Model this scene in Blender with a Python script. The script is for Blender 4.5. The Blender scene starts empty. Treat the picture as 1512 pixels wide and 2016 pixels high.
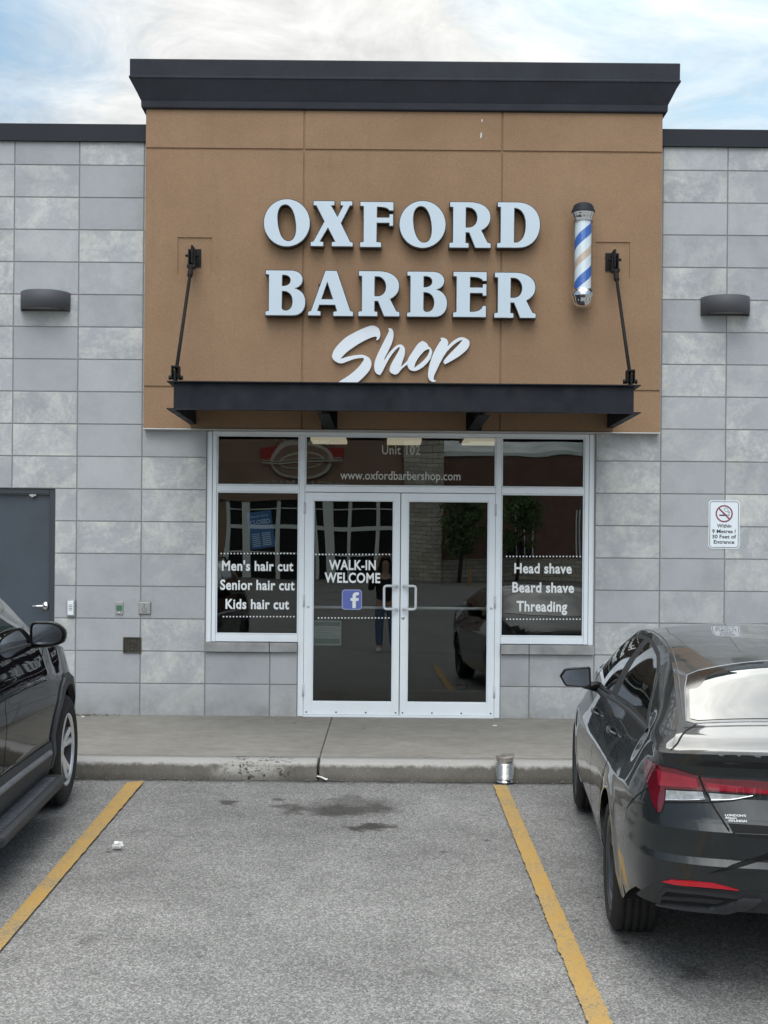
import bpy, bmesh, math, random
from mathutils import Vector, Matrix, noise
random.seed(7)
SC = bpy.context.scene
COL = SC.collection
rad = math.radians

# ------------------------------------------------------------------ camera, sky, sun, exposure
CAM = Vector((0.0, -12.7, 1.56))
F, CX, CY, ROLL = 2600.0, 756.0, 1090.0, rad(0.5)
cam = bpy.data.cameras.new('camera')
cam.sensor_fit = 'HORIZONTAL'; cam.sensor_width = 36.0
cam.lens = F / 1512.0 * 36.0
cam.shift_x = 0.0; cam.shift_y = (CY - 1008.0) / 1512.0
cam.clip_start = 0.005; cam.clip_end = 2000
co = bpy.data.objects.new('camera', cam); COL.objects.link(co)
co.matrix_world = Matrix.Translation(CAM) @ Matrix.Rotation(rad(90), 4, 'X') @ Matrix.Rotation(ROLL, 4, 'Z')
SC.camera = co
SC.view_settings.view_transform = 'Standard'; SC.view_settings.look = 'None'
SC.view_settings.exposure = 0.25; SC.view_settings.gamma = 1.0

SUN_EL, SUN_AZ = 37.0, 6.0            # degrees; azimuth from +Y (behind the shop) towards +X
sun_dir = Vector((math.sin(rad(SUN_AZ)) * math.cos(rad(SUN_EL)), math.cos(rad(SUN_AZ)) * math.cos(rad(SUN_EL)), math.sin(rad(SUN_EL))))

class NT:
    """small helper to write node trees"""
    def __init__(s, tree): s.t = tree
    def n(s, typ, **kw):
        nd = s.t.nodes.new(typ)
        for k, v in kw.items():
            if k.startswith('i_'):
                key = k[2:]
                key = int(key) if key.isdigit() else key
                nd.inputs[key].default_value = v
            else: setattr(nd, k, v)
        return nd
    def l(s, a, b): s.t.links.new(a, b)
    def math(s, op, a, b=None, c=None, clamp=False):
        nd = s.t.nodes.new('ShaderNodeMath'); nd.operation = op; nd.use_clamp = clamp
        for i, v in enumerate((a, b, c)):
            if v is None: continue
            if isinstance(v, (int, float)): nd.inputs[i].default_value = v
            else: s.l(v, nd.inputs[i])
        return nd.outputs[0]
    def vmath(s, op, a, b=None):
        nd = s.t.nodes.new('ShaderNodeVectorMath'); nd.operation = op
        for i, v in enumerate((a, b)):
            if v is None: continue
            if isinstance(v, (tuple, list, Vector)): nd.inputs[i].default_value = tuple(v)
            else: s.l(v, nd.inputs[i])
        return nd.outputs['Value'] if op in ('DOT_PRODUCT', 'LENGTH', 'DISTANCE') else nd.outputs[0]
    def mix(s, fac, a, b, blend='MIX'):
        nd = s.t.nodes.new('ShaderNodeMix'); nd.data_type = 'RGBA'; nd.blend_type = blend
        for i, v in ((0, fac), (6, a), (7, b)):
            if isinstance(v, (int, float)): nd.inputs[i].default_value = v
            elif isinstance(v, (tuple, list)): nd.inputs[i].default_value = tuple(v) + (1,) * (4 - len(v))
            else: s.l(v, nd.inputs[i])
        return nd.outputs[2]
    def ramp(s, fac, stops, interp='LINEAR'):
        nd = s.t.nodes.new('ShaderNodeValToRGB'); nd.color_ramp.interpolation = interp
        el = nd.color_ramp.elements
        while len(el) < len(stops): el.new(0.5)
        for e, (p, c) in zip(el, stops):
            e.position = p
            e.color = (c, c, c, 1) if isinstance(c, (int, float)) else tuple(c) + (1,)
        s.l(fac, nd.inputs[0]); return nd.outputs[0]
    def noise(s, vec, scale, detail=4, rough=0.55, w=None, dist=0.0):
        nd = s.t.nodes.new('ShaderNodeTexNoise')
        nd.inputs['Scale'].default_value = scale; nd.inputs['Detail'].default_value = detail
        nd.inputs['Roughness'].default_value = rough; nd.inputs['Distortion'].default_value = dist
        if vec is not None: s.l(vec, nd.inputs['Vector'])
        return nd.outputs[0]

def build_world():
    w = bpy.data.worlds.new('World'); SC.world = w; w.use_nodes = True
    t = NT(w.node_tree); w.node_tree.nodes.clear()
    tc = t.n('ShaderNodeTexCoord'); d = t.vmath('NORMALIZE', tc.outputs['Generated'])
    sep = t.n('ShaderNodeSeparateXYZ'); t.l(d, sep.inputs[0])
    z = t.math('MAXIMUM', sep.outputs[2], 0.0)
    sky = t.n('ShaderNodeTexSky', sky_type='NISHITA', sun_disc=False, sun_elevation=rad(SUN_EL), sun_rotation=rad(SUN_AZ))
    blue = t.mix(1.0, sky.outputs[0], (0.043, 0.067, 0.079), 'MULTIPLY')
    # cloud deck: noise on a flat layer overhead, streaked towards the horizon
    inv = t.math('DIVIDE', 1.0, t.math('ADD', z, 0.16))
    lay = t.vmath('MULTIPLY', d, (1, 1, 0))
    nd = t.n('ShaderNodeVectorMath', operation='SCALE'); t.l(lay, nd.inputs[0]); t.l(inv, nd.inputs['Scale'])
    lay = t.vmath('ADD', nd.outputs[0], (3.3, 1.7, 0.0))
    big = t.noise(lay, 1.15, 7, 0.58, dist=0.35)
    fine = t.noise(lay, 4.6, 8, 0.66, dist=0.7)
    side = t.math('ABSOLUTE', sep.outputs[0])
    m = t.math('ADD', t.math('ADD', big, t.math('MULTIPLY', fine, 0.22)), t.math('MULTIPLY', side, -0.55))
    m = t.ramp(m, [(0.36, 0.10), (0.62, 1.0)])
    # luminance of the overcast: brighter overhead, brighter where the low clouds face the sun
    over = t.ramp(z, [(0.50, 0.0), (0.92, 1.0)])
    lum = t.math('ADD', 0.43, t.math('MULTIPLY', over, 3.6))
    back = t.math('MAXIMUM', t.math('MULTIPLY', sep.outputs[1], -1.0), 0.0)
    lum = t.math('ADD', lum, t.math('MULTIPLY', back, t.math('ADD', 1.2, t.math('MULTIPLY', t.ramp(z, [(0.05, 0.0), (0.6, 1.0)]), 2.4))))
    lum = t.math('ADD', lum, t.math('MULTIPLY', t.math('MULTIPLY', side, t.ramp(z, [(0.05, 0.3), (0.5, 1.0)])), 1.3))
    tex = t.ramp(t.math('ADD', t.math('MULTIPLY', fine, 0.6), t.math('MULTIPLY', big, 0.4)), [(0.36, 0.64), (0.48, 0.92), (0.62, 1.20)])
    sd = t.math('MAXIMUM', t.vmath('DOT_PRODUCT', d, sun_dir), 0.0)
    glow = t.math('ADD', t.math('MULTIPLY', t.math('POWER', sd, 60.0), 1.5), t.math('MULTIPLY', t.math('POWER', sd, 9.0), 0.20))
    ccol = t.mix(t.math('MINIMUM', t.math('MULTIPLY', glow, 0.9), 1.0), (0.985, 1.0, 1.0), (1.03, 1.0, 0.91))
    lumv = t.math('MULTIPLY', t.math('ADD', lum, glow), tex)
    nd = t.n('ShaderNodeVectorMath', operation='SCALE'); t.l(ccol, nd.inputs[0]); t.l(lumv, nd.inputs['Scale'])
    col = t.mix(m, blue, nd.outputs[0])
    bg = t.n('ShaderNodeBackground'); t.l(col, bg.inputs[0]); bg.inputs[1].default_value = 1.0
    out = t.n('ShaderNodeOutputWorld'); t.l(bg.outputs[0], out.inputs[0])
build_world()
sl = bpy.data.lights.new('sun', 'SUN'); sl.energy = 1.5; sl.angle = rad(50); sl.color = (1.0, 0.98, 0.94)
so = bpy.data.objects.new('sun', sl); COL.objects.link(so)
so.rotation_euler = (-sun_dir).to_track_quat('-Z', 'Y').to_euler()

# ------------------------------------------------------------------ projection helpers (real places from measurements)
def ray(px, py):
    dx, dy = px - CX, py - CY
    u = dx * math.cos(ROLL) + dy * math.sin(ROLL); v = -dx * math.sin(ROLL) + dy * math.cos(ROLL)
    return u / F, v / F
def at(px, py, Y):
    u, v = ray(px, py); d = Y - CAM.y
    return Vector((u * d, Y, CAM.z - v * d))
KERB_Y, LOT_Z, SLOPE = -2.7, -0.15, 0.02
def lot_z(y): return LOT_Z - SLOPE * min(max(KERB_Y - y, 0.0), 15.0)
def on_lot(px, py):
    u, v = ray(px, py); d = (CAM.z - LOT_Z + SLOPE * (KERB_Y - CAM.y)) / (v + SLOPE)
    return Vector((u * d, CAM.y + d, CAM.z - v * d))

# ------------------------------------------------------------------ object helpers
def thing(name, label, cat, loc=(0, 0, 0), rot=(0, 0, 0), group=None):
    o = bpy.data.objects.new(name, None); COL.objects.link(o)
    o.location = loc; o.rotation_euler = rot; o.empty_display_size = 0.2
    o['label'] = label; o['category'] = cat
    if group: o['group'] = group
    return o
def part_empty(name, parent, loc=(0, 0, 0), rot=(0, 0, 0)):
    o = bpy.data.objects.new(name, None); COL.objects.link(o); o.parent = parent
    o.location = loc; o.rotation_euler = rot; o.empty_display_size = 0.1
    return o
def tag(o, label, cat, group=None):
    o['label'] = label; o['category'] = cat
    if group: o['group'] = group
    return o
def link_mesh(name, me, mats, parent=None, kind=None):
    o = bpy.data.objects.new(name, me); COL.objects.link(o)
    for m in (mats if isinstance(mats, (list, tuple)) else [mats]): me.materials.append(m)
    if parent: o.parent = parent
    if kind: o['kind'] = kind
    return o

class MB:
    """collects shapes into ONE mesh"""
    def __init__(s): s.bm = bmesh.new(); s.mi = 0
    def poly(s, pts, smooth=False):
        f = s.bm.faces.new([s.bm.verts.new(p) for p in pts]); f.material_index = s.mi; f.smooth = smooth; return f
    def box(s, x0, x1, y0, y1, z0, z1, bev=0.0, seg=1):
        b = bmesh.new(); bmesh.ops.create_cube(b, size=1.0)
        for v in b.verts:
            v.co = ((x0 + x1) / 2 + v.co.x * (x1 - x0), (y0 + y1) / 2 + v.co.y * (y1 - y0), (z0 + z1) / 2 + v.co.z * (z1 - z0))
        if bev > 0: bmesh.ops.bevel(b, geom=b.edges[:], offset=bev, segments=seg, affect='EDGES', profile=0.6)
        s.absorb(b); return s
    def absorb(s, b, smooth=None):
        mp = {}
        for v in b.verts: mp[v] = s.bm.verts.new(v.co)
        for f in b.faces:
            try: g = s.bm.faces.new([mp[v] for v in f.verts])
            except ValueError: continue
            g.material_index = s.mi; g.smooth = f.smooth if smooth is None else smooth
        b.free()
    def tube(s, pts, r, n=12, caps=True, smooth=True):
        pts = [Vector(p) for p in pts]; rs = r if isinstance(r, (list, tuple)) else [r] * len(pts)
        rings = []; up = None
        for i, p in enumerate(pts):
            d = (pts[min(i + 1, len(pts) - 1)] - pts[max(i - 1, 0)]).normalized()
            if up is None:
                up = Vector((0, 0, 1)) if abs(d.z) < 0.9 else Vector((1, 0, 0))
            a = d.cross(up).normalized(); up = a.cross(d).normalized()
            rings.append([s.bm.verts.new(p + (a * math.cos(2 * math.pi * k / n) + up * math.sin(2 * math.pi * k / n)) * rs[i]) for k in range(n)])
        for A, B in zip(rings, rings[1:]):
            for k in range(n):
                f = s.bm.faces.new((A[k], A[(k + 1) % n], B[(k + 1) % n], B[k])); f.smooth = smooth; f.material_index = s.mi
        if caps:
            for R in (rings[0][::-1], rings[-1]):
                f = s.bm.faces.new(R); f.material_index = s.mi
        return s
    def lathe(s, prof, origin, axis='Z', n=32, smooth=True, close=False, arc=(0, 2 * math.pi)):
        o = Vector(origin); full = abs(arc[1] - arc[0] - 2 * math.pi) < 1e-6
        cnt = n if full else n + 1; rings = []
        for (r, h) in prof:
            ring = []
            for k in range(cnt):
                a = arc[0] + (arc[1] - arc[0]) * k / n; c, q = math.cos(a) * r, math.sin(a) * r
                p = {'Z': (c, q, h), 'X': (h, c, q), 'Y': (c, h, q)}[axis]
                ring.append(s.bm.verts.new(o + Vector(p)))
            rings.append(ring)
        pairs = list(zip(rings, rings[1:])) + ([(rings[-1], rings[0])] if close else [])
        for A, B in pairs:
            for k in range(n):
                k2 = (k + 1) % cnt
                try:
                    f = s.bm.faces.new((A[k], A[k2], B[k2], B[k])); f.smooth = smooth; f.material_index = s.mi
                except ValueError: pass
        return s
    def prism(s, pts2, mapf, t0, t1, smooth_side=False):
        """extrude an outline: mapf(u, v, t) -> xyz"""
        a = [s.bm.verts.new(mapf(u, v, t0)) for u, v in pts2]; b = [s.bm.verts.new(mapf(u, v, t1)) for u, v in pts2]
        n = len(pts2)
        for k in range(n):
            f = s.bm.faces.new((a[k], a[(k + 1) % n], b[(k + 1) % n], b[k])); f.smooth = smooth_side; f.material_index = s.mi
        for q in (a[::-1], b):
            f = s.bm.faces.new(q); f.material_index = s.mi
        return s
    def build(s, name, mats, parent=None, kind=None, normals=True, merge=None):
        if merge: bmesh.ops.remove_doubles(s.bm, verts=s.bm.verts[:], dist=merge)
        if normals: bmesh.ops.recalc_face_normals(s.bm, faces=s.bm.faces[:])
        me = bpy.data.meshes.new(name); s.bm.to_mesh(me); s.bm.free()
        return link_mesh(name, me, mats, parent, kind)
def copy_tree(o, parent=None):
    c = o.copy(); COL.objects.link(c); c.parent = parent
    for ch in list(o.children): copy_tree(ch, c)
    return c

# ------------------------------------------------------------------ materials
def pmat(name, col, rough=0.5, metal=0.0, coat=0.0, coat_r=0.03, spec=0.5, var=0.0, vscale=6.0, bump=0.0, bscale=120.0, coords='Object', rvar=0.0, ior=1.5, streak=None):
    m = bpy.data.materials.new(name); m.use_nodes = True
    t = NT(m.node_tree); b = m.node_tree.nodes['Principled BSDF']
    b.inputs['Base Color'].default_value = tuple(col) + (1,)
    b.inputs['Roughness'].default_value = rough; b.inputs['Metallic'].default_value = metal
    b.inputs['Coat Weight'].default_value = coat; b.inputs['Coat Roughness'].default_value = coat_r
    b.inputs['Specular IOR Level'].default_value = spec; b.inputs['IOR'].default_value = ior
    if var or bump or rvar:
        tc = t.n('ShaderNodeTexCoord'); v = tc.outputs[coords]
        if streak:
            mp = t.n('ShaderNodeMapping'); mp.inputs['Scale'].default_value = streak; t.l(v, mp.inputs[0]); v = mp.outputs[0]
        if var:
            f = t.noise(v, vscale, 6, 0.6)
            dark = tuple(c * (1 - var) for c in col); lite = tuple(min(c * (1 + var), 1) for c in col)
            t.l(t.ramp(f, [(0.3, dark), (0.7, lite)]), b.inputs['Base Color'])
        if rvar:
            f = t.noise(v, vscale * 1.7, 5, 0.6)
            t.l(t.ramp(f, [(0.3, max(rough - rvar, 0.02)), (0.7, min(rough + rvar, 1))]), b.inputs['Roughness'])
        if bump:
            f = t.noise(tc.outputs[coords], bscale, 3, 0.6)
            bp = t.n('ShaderNodeBump'); bp.inputs['Strength'].default_value = bump; bp.inputs['Distance'].default_value = 0.01
            t.l(f, bp.inputs['Height']); t.l(bp.outputs[0], b.inputs['Normal'])
    return m
def emis(name, col, s):
    m = bpy.data.materials.new(name); m.use_nodes = True; t = NT(m.node_tree); m.node_tree.nodes.clear()
    e = t.n('ShaderNodeEmission'); e.inputs[0].default_value = tuple(col) + (1,); e.inputs[1].default_value = s
    o = t.n('ShaderNodeOutputMaterial'); t.l(e.outputs[0], o.inputs[0]); return m
def glass_mat(name, tint=(0.55, 0.57, 0.56), factor=1.95):
    """thin pane: Fresnel reflection over a tinted see-through layer"""
    m = bpy.data.materials.new(name); m.use_nodes = True; t = NT(m.node_tree); m.node_tree.nodes.clear()
    tr = t.n('ShaderNodeBsdfTransparent'); tr.inputs[0].default_value = tint + (1,)
    gl = t.n('ShaderNodeBsdfGlossy'); gl.inputs['Roughness'].default_value = 0.0; gl.inputs[0].default_value = (0.93, 0.97, 0.95, 1)
    fr = t.n('ShaderNodeLayerWeight'); fr.inputs[0].default_value = 0.5
    f = t.math('ADD', 0.042 * factor, t.math('MULTIPLY', t.math('POWER', fr.outputs['Facing'], 5.0), 0.9), clamp=True)
    mx = t.n('ShaderNodeMixShader'); t.l(f, mx.inputs[0]); t.l(tr.outputs[0], mx.inputs[1]); t.l(gl.outputs[0], mx.inputs[2])
    o = t.n('ShaderNodeOutputMaterial'); t.l(mx.outputs[0], o.inputs[0]); return m
def clear_mat(name):
    m = bpy.data.materials.new(name); m.use_nodes = True; t = NT(m.node_tree); m.node_tree.nodes.clear()
    tr = t.n('ShaderNodeBsdfTransparent'); o = t.n('ShaderNodeOutputMaterial'); t.l(tr.outputs[0], o.inputs[0]); return m

def block_mat():
    m = bpy.data.materials.new('grey_concrete_block'); m.use_nodes = True; t = NT(m.node_tree); b = m.node_tree.nodes['Principled BSDF']
    tc = t.n('ShaderNodeTexCoord'); at_ = t.n('ShaderNodeAttribute', attribute_name='blk'); sp = t.n('ShaderNodeSeparateXYZ'); t.l(at_.outputs['Vector'], sp.inputs[0])
    off = t.n('ShaderNodeVectorMath', operation='SCALE'); t.l(at_.outputs['Vector'], off.inputs[0]); off.inputs['Scale'].default_value = 37.0
    v = t.vmath('ADD', tc.outputs['Object'], off.outputs[0])
    cloud = t.noise(v, 3.6, 9, 0.66, dist=0.6); grain = t.noise(tc.outputs['Object'], 160, 3, 0.7); mid = t.noise(v, 26, 6, 0.7)
    base = t.mix(sp.outputs[0], (0.382, 0.396, 0.411), (0.440, 0.454, 0.468))
    eff = t.math('MULTIPLY', t.ramp(t.math('ADD', cloud, t.math('MULTIPLY', t.math('SUBTRACT', mid, 0.5), 0.45)), [(0.43, 0.0), (0.64, 1.0)]), t.ramp(sp.outputs[1], [(0.25, 0.10), (0.72, 1.0)]))
    c = t.mix(t.math('MULTIPLY', eff, 0.85), base, (0.62, 0.62, 0.58))
    dk = t.ramp(t.noise(v, 2.1, 7, 0.65), [(0.34, 0.86), (0.54, 1.0)])
    c = t.mix(1.0, c, dk, 'MULTIPLY')
    c = t.mix(1.0, c, t.ramp(grain, [(0.28, 0.72), (0.52, 1.0), (0.76, 1.25)]), 'MULTIPLY')
    # splash dirt low on the wall
    pz = t.n('ShaderNodeSeparateXYZ'); t.l(tc.outputs['Object'], pz.inputs[0])
    low = t.math('MULTIPLY', t.ramp(pz.outputs[2], [(0.0, 0.85), (0.32, 0.0)]), t.ramp(t.noise(tc.outputs['Object'], 4.0, 6, 0.7), [(0.35, 0.1), (0.7, 0.75)]))
    c = t.mix(low, c, (0.20, 0.195, 0.18))
    t.l(c, b.inputs['Base Color']); b.inputs['Roughness'].default_value = 0.85; b.inputs['Specular IOR Level'].default_value = 0.3
    bp = t.n('ShaderNodeBump'); bp.inputs['Strength'].default_value = 0.35; bp.inputs['Distance'].default_value = 0.004
    t.l(t.math('ADD', grain, mid), bp.inputs['Height']); t.l(bp.outputs[0], b.inputs['Normal']); return m
def stucco_mat():
    m = bpy.data.materials.new('tan_stucco'); m.use_nodes = True; t = NT(m.node_tree); b = m.node_tree.nodes['Principled BSDF']
    tc = t.n('ShaderNodeTexCoord'); v = tc.outputs['Object']
    a = t.noise(v, 1.3, 6, 0.62); g = t.noise(v, 85, 4, 0.7)
    mp = t.n('ShaderNodeMapping'); mp.inputs['Scale'].default_value = (3.5, 1, 0.35); t.l(v, mp.inputs[0]); st = t.noise(mp.outputs[0], 2.2, 6, 0.65)
    c = t.ramp(a, [(0.3, (0.284, 0.180, 0.108)), (0.7, (0.338, 0.218, 0.135))])
    c = t.mix(t.ramp(st, [(0.55, 0.0), (0.80, 0.28)]), c, (0.20, 0.138, 0.09))
    c = t.mix(1.0, c, t.ramp(g, [(0.3, 0.87), (0.72, 1.12)]), 'MULTIPLY')
    t.l(c, b.inputs['Base Color']); b.inputs['Roughness'].default_value = 0.9; b.inputs['Specular IOR Level'].default_value = 0.2
    mp2 = t.n('ShaderNodeMapping'); mp2.inputs['Scale'].default_value = (1, 1, 1.8); t.l(v, mp2.inputs[0]); g2 = t.noise(mp2.outputs[0], 60, 3, 0.6)
    bp = t.n('ShaderNodeBump'); bp.inputs['Strength'].default_value = 0.5; bp.inputs['Distance'].default_value = 0.004; t.l(g2, bp.inputs['Height']); t.l(bp.outputs[0], b.inputs['Normal']); return m

M = {}
M['block'] = block_mat(); M['stucco'] = stucco_mat()
M['mortar'] = pmat('mortar', (0.23, 0.23, 0.23), 0.95, bump=0.4, bscale=200)
M['cornice'] = pmat('dark_painted_cornice', (0.034, 0.036, 0.045), 0.8, spec=0.25, var=0.15, vscale=3, bump=0.25, bscale=90)
M['cap'] = pmat('dark_cap_flashing', (0.020, 0.023, 0.030), 0.6, spec=0.25, var=0.10, vscale=2)
M['alu'] = pmat('clear_anodised_aluminium', (0.80, 0.845, 0.88), 0.42, metal=0.0, spec=0.4, var=0.04, vscale=2, rvar=0.08)
M['alu2'] = pmat('weathered_aluminium', (0.62, 0.65, 0.67), 0.45, metal=0.2, var=0.06, vscale=3)
M['gasket'] = pmat('black_gasket', (0.012, 0.012, 0.013), 0.7)
M['steel'] = pmat('stainless_steel', (0.62, 0.63, 0.63), 0.28, metal=1.0)
M['galv'] = pmat('light_metal_flashing', (0.50, 0.49, 0.47), 0.45, metal=0.5, var=0.12, vscale=5)
M['blacksteel'] = pmat('dark_blue_black_steel', (0.007, 0.009, 0.015), 0.6, spec=0.3, var=0.25, vscale=4, rvar=0.12)
M['blackiron'] = pmat('black_iron', (0.007, 0.007, 0.008), 0.65, spec=0.3, var=0.3, vscale=12)
M['ironrod'] = pmat('dark_brown_rod', (0.010, 0.008, 0.007), 0.7, spec=0.25)
M['white_face'] = pmat('white_acrylic_face', (0.55, 0.64, 0.71), 0.35, spec=0.4, var=0.03, vscale=2)
M['white_cut'] = pmat('white_painted_letter', (0.76, 0.81, 0.86), 0.4)
M['return'] = pmat('black_letter_return', (0.012, 0.011, 0.012), 0.4)
M['vinyl'] = pmat('white_vinyl', (0.82, 0.84, 0.84), 0.5)
M['vinyl_grey'] = pmat('pale_grey_vinyl', (0.50, 0.50, 0.47), 0.5)
M['fbblue'] = pmat('blue_vinyl', (0.105, 0.145, 0.44), 0.4)
M['fbrim'] = pmat('pale_blue_vinyl', (0.42, 0.47, 0.72), 0.4)
M['glass'] = glass_mat('shop_glass'); M['clear'] = clear_mat('glass_edge')
M['stone'] = pmat('cast_stone_sill', (0.31, 0.31, 0.305), 0.9, var=0.22, vscale=7, bump=0.4, bscale=110)
M['bluegrey'] = pmat('blue_grey_door_paint', (0.046, 0.060, 0.078), 0.45, var=0.14, vscale=2.5, rvar=0.1)
M['bluegrey_dk'] = pmat('dark_blue_grey_frame', (0.030, 0.037, 0.048), 0.5)
M['lamp'] = pmat('dark_grey_lamp_casting', (0.085, 0.086, 0.093), 0.6, bump=0.1, bscale=300)
M['lens'] = pmat('frosted_lamp_lens', (0.30, 0.30, 0.29), 0.5)
M['chrome'] = pmat('chrome', (0.75, 0.76, 0.78), 0.06, metal=1.0)
M['sign_white'] = pmat('white_sign_face', (0.76, 0.81, 0.85), 0.4)
M['ink'] = pmat('black_ink', (0.02, 0.022, 0.025), 0.5)
M['signred'] = pmat('dark_red_ink', (0.22, 0.045, 0.075), 0.5)
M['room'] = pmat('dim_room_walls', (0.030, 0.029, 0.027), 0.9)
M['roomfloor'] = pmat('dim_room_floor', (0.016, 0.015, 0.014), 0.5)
M['tube'] = emis('fluorescent_tube', (1.0, 0.90, 0.66), 0.45)

# ------------------------------------------------------------------ ground
def asphalt_mat():
    m = bpy.data.materials.new('worn_asphalt'); m.use_nodes = True; t = NT(m.node_tree); b = m.node_tree.nodes['Principled BSDF']
    tc = t.n('ShaderNodeTexCoord'); v = tc.outputs['Object']
    mpg = t.n('ShaderNodeMapping'); mpg.inputs['Scale'].default_value = (1, 0.65, 1); t.l(v, mpg.inputs[0]); vg = mpg.outputs[0]
    g1 = t.noise(vg, 120, 3, 0.8); g2 = t.noise(vg, 260, 2, 0.7); big = t.noise(v, 0.55, 6, 0.6); midn = t.noise(v, 3.2, 6, 0.65)
    vor = t.n('ShaderNodeTexVoronoi', i_Scale=130.0); t.l(vg, vor.inputs['Vector'])
    vs = t.n('ShaderNodeSeparateColor'); t.l(vor.outputs['Color'], vs.inputs[0])
    agg = t.math('ADD', t.math('MULTIPLY', g1, 0.6), t.math('ADD', t.math('MULTIPLY', g2, 0.35), t.math('MULTIPLY', vs.outputs[0], 0.30)))
    c = t.ramp(agg, [(0.40, (0.095, 0.093, 0.088)), (0.53, (0.158, 0.155, 0.147)), (0.66, (0.212, 0.208, 0.198)), (0.82, (0.37, 0.362, 0.342))])
    c = t.mix(1.0, c, t.ramp(t.math('ADD', t.math('MULTIPLY', big, 0.55), t.math('MULTIPLY', midn, 0.45)), [(0.34, 0.70), (0.64, 1.20)]), 'MULTIPLY')
    # small dark gum and oil spots
    v2 = t.n('ShaderNodeTexVoronoi', i_Scale=3.1); t.l(v, v2.inputs['Vector']); s2 = t.n('ShaderNodeSeparateColor'); t.l(v2.outputs['Color'], s2.inputs[0])
    dd = t.math('ADD', v2.outputs['Distance'], t.math('MULTIPLY', t.math('SUBTRACT', g1, 0.5), 0.10))
    spot = t.math('MULTIPLY', t.ramp(dd, [(0.05, 1.0), (0.10, 0.0)]), t.math('GREATER_THAN', s2.outputs[1], 0.55))
    c = t.mix(t.math('MULTIPLY', spot, 0.72), c, (0.030, 0.030, 0.030))
    # the oil stains in the empty stall
    wob = t.n('ShaderNodeTexNoise', i_Scale=7.0, i_Detail=5.0, i_Roughness=0.6); t.l(v, wob.inputs['Vector'])
    wv = t.vmath('MULTIPLY', t.vmath('SUBTRACT', wob.outputs['Color'], (0.5, 0.5, 0.5)), (0.34, 0.42, 0.0))
    pv = t.vmath('ADD', v, wv); tot = None
    for (px, py, rx, ry, k) in [(672, 1592, .30, .28, .85), (738, 1588, .24, .22, .80), (700, 1580, .36, .32, .5), (738, 1624, .15, .14, .92), (698, 1627, .11, .10, .9), (590, 1590, .14, .13, .75), (556, 1584, .11, .11, .7),
                                (545, 1572, .08, .08, .75), (450, 1577, .08, .10, .8), (575, 1597, .08, .08, .6), (650, 1570, .07, .07, .5), (690, 1566, .10, .08, .45), (1370, 1912, .10, .14, .5), (640, 1610, .5, .7, .12), (190, 1845, .06, .07, .3), (720, 1905, .5, .3, .10)]:
        p = on_lot(px, py)
        q = t.vmath('MULTIPLY', t.vmath('SUBTRACT', pv, (p.x, p.y, 0)), (1 / rx, 1 / ry, 0))
        e = t.math('MULTIPLY', t.ramp(t.math('ADD', t.vmath('LENGTH', q), t.math('MULTIPLY', t.math('SUBTRACT', g1, 0.5), 0.5)), [(0.45, 1.0), (1.05, 0.0)]), k)
        tot = e if tot is None else t.math('MAXIMUM', tot, e)
    c = t.mix(tot, c, (0.034, 0.031, 0.026))
    # damp dirt line along the kerb foot
    sx = t.n('ShaderNodeSeparateXYZ'); t.l(v, sx.inputs[0])
    kd = t.math('ADD', sx.outputs[1], t.math('MULTIPLY', t.math('SUBTRACT', midn, 0.5), 0.22))
    c = t.mix(t.math('MULTIPLY', t.ramp(t.math('ADD', kd, 3.0), [(0.17, 0.0), (0.28, 1.0)]), 0.92), c, (0.022, 0.027, 0.025))
    t.l(c, b.inputs['Base Color']); t.l(t.ramp(agg, [(0.4, 0.95), (0.8, 0.7)]), b.inputs['Roughness']); b.inputs['Specular IOR Level'].default_value = 0.3
    bp = t.n('ShaderNodeBump'); bp.inputs['Strength'].default_value = 0.55; bp.inputs['Distance'].default_value = 0.005
    t.l(agg, bp.inputs['Height']); t.l(bp.outputs[0], b.inputs['Normal']); return m
M['asphalt'] = asphalt_mat()
def concrete_mat():
    m = bpy.data.materials.new('sidewalk_concrete'); m.use_nodes = True; t = NT(m.node_tree); b = m.node_tree.nodes['Principled BSDF']
    tc = t.n('ShaderNodeTexCoord'); v = tc.outputs['Object']
    a = t.noise(v, 1.1, 7, 0.65); g = t.noise(v, 120, 3, 0.75); mp = t.n('ShaderNodeMapping'); mp.inputs['Scale'].default_value = (1, 1, 1); t.l(v, mp.inputs[0]); st = t.noise(mp.outputs[0], 7.0, 8, 0.7)
    c = t.ramp(a, [(0.3, (0.222, 0.208, 0.182)), (0.7, (0.300, 0.284, 0.254))])
    c = t.mix(1.0, c, t.ramp(st, [(0.3, 0.82), (0.7, 1.10)]), 'MULTIPLY')
    c = t.mix(1.0, c, t.ramp(g, [(0.28, 0.80), (0.72, 1.16)]), 'MULTIPLY')
    v2 = t.n('ShaderNodeTexVoronoi', i_Scale=2.6); t.l(v, v2.inputs['Vector']); s2 = t.n('ShaderNodeSeparateColor'); t.l(v2.outputs['Color'], s2.inputs[0])
    dd = t.math('ADD', v2.outputs['Distance'], t.math('MULTIPLY', t.math('SUBTRACT', t.noise(v, 30, 2), 0.5), 0.10))
    spot = t.math('MULTIPLY', t.ramp(dd, [(0.04, 1.0), (0.075, 0.0)]), t.math('GREATER_THAN', s2.outputs[1], 0.5))
    c = t.mix(t.math('MULTIPLY', spot, 0.7), c, (0.05, 0.047, 0.042))
    t.l(c, b.inputs['Base Color']); b.inputs['Roughness'].default_value = 0.9; b.inputs['Specular IOR Level'].default_value = 0.25
    bp = t.n('ShaderNodeBump'); bp.inputs['Strength'].default_value = 0.4; bp.inputs['Distance'].default_value = 0.003
    t.l(g, bp.inputs['Height']); t.l(bp.outputs[0], b.inputs['Normal']); return m
M['concrete'] = concrete_mat()
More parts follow.
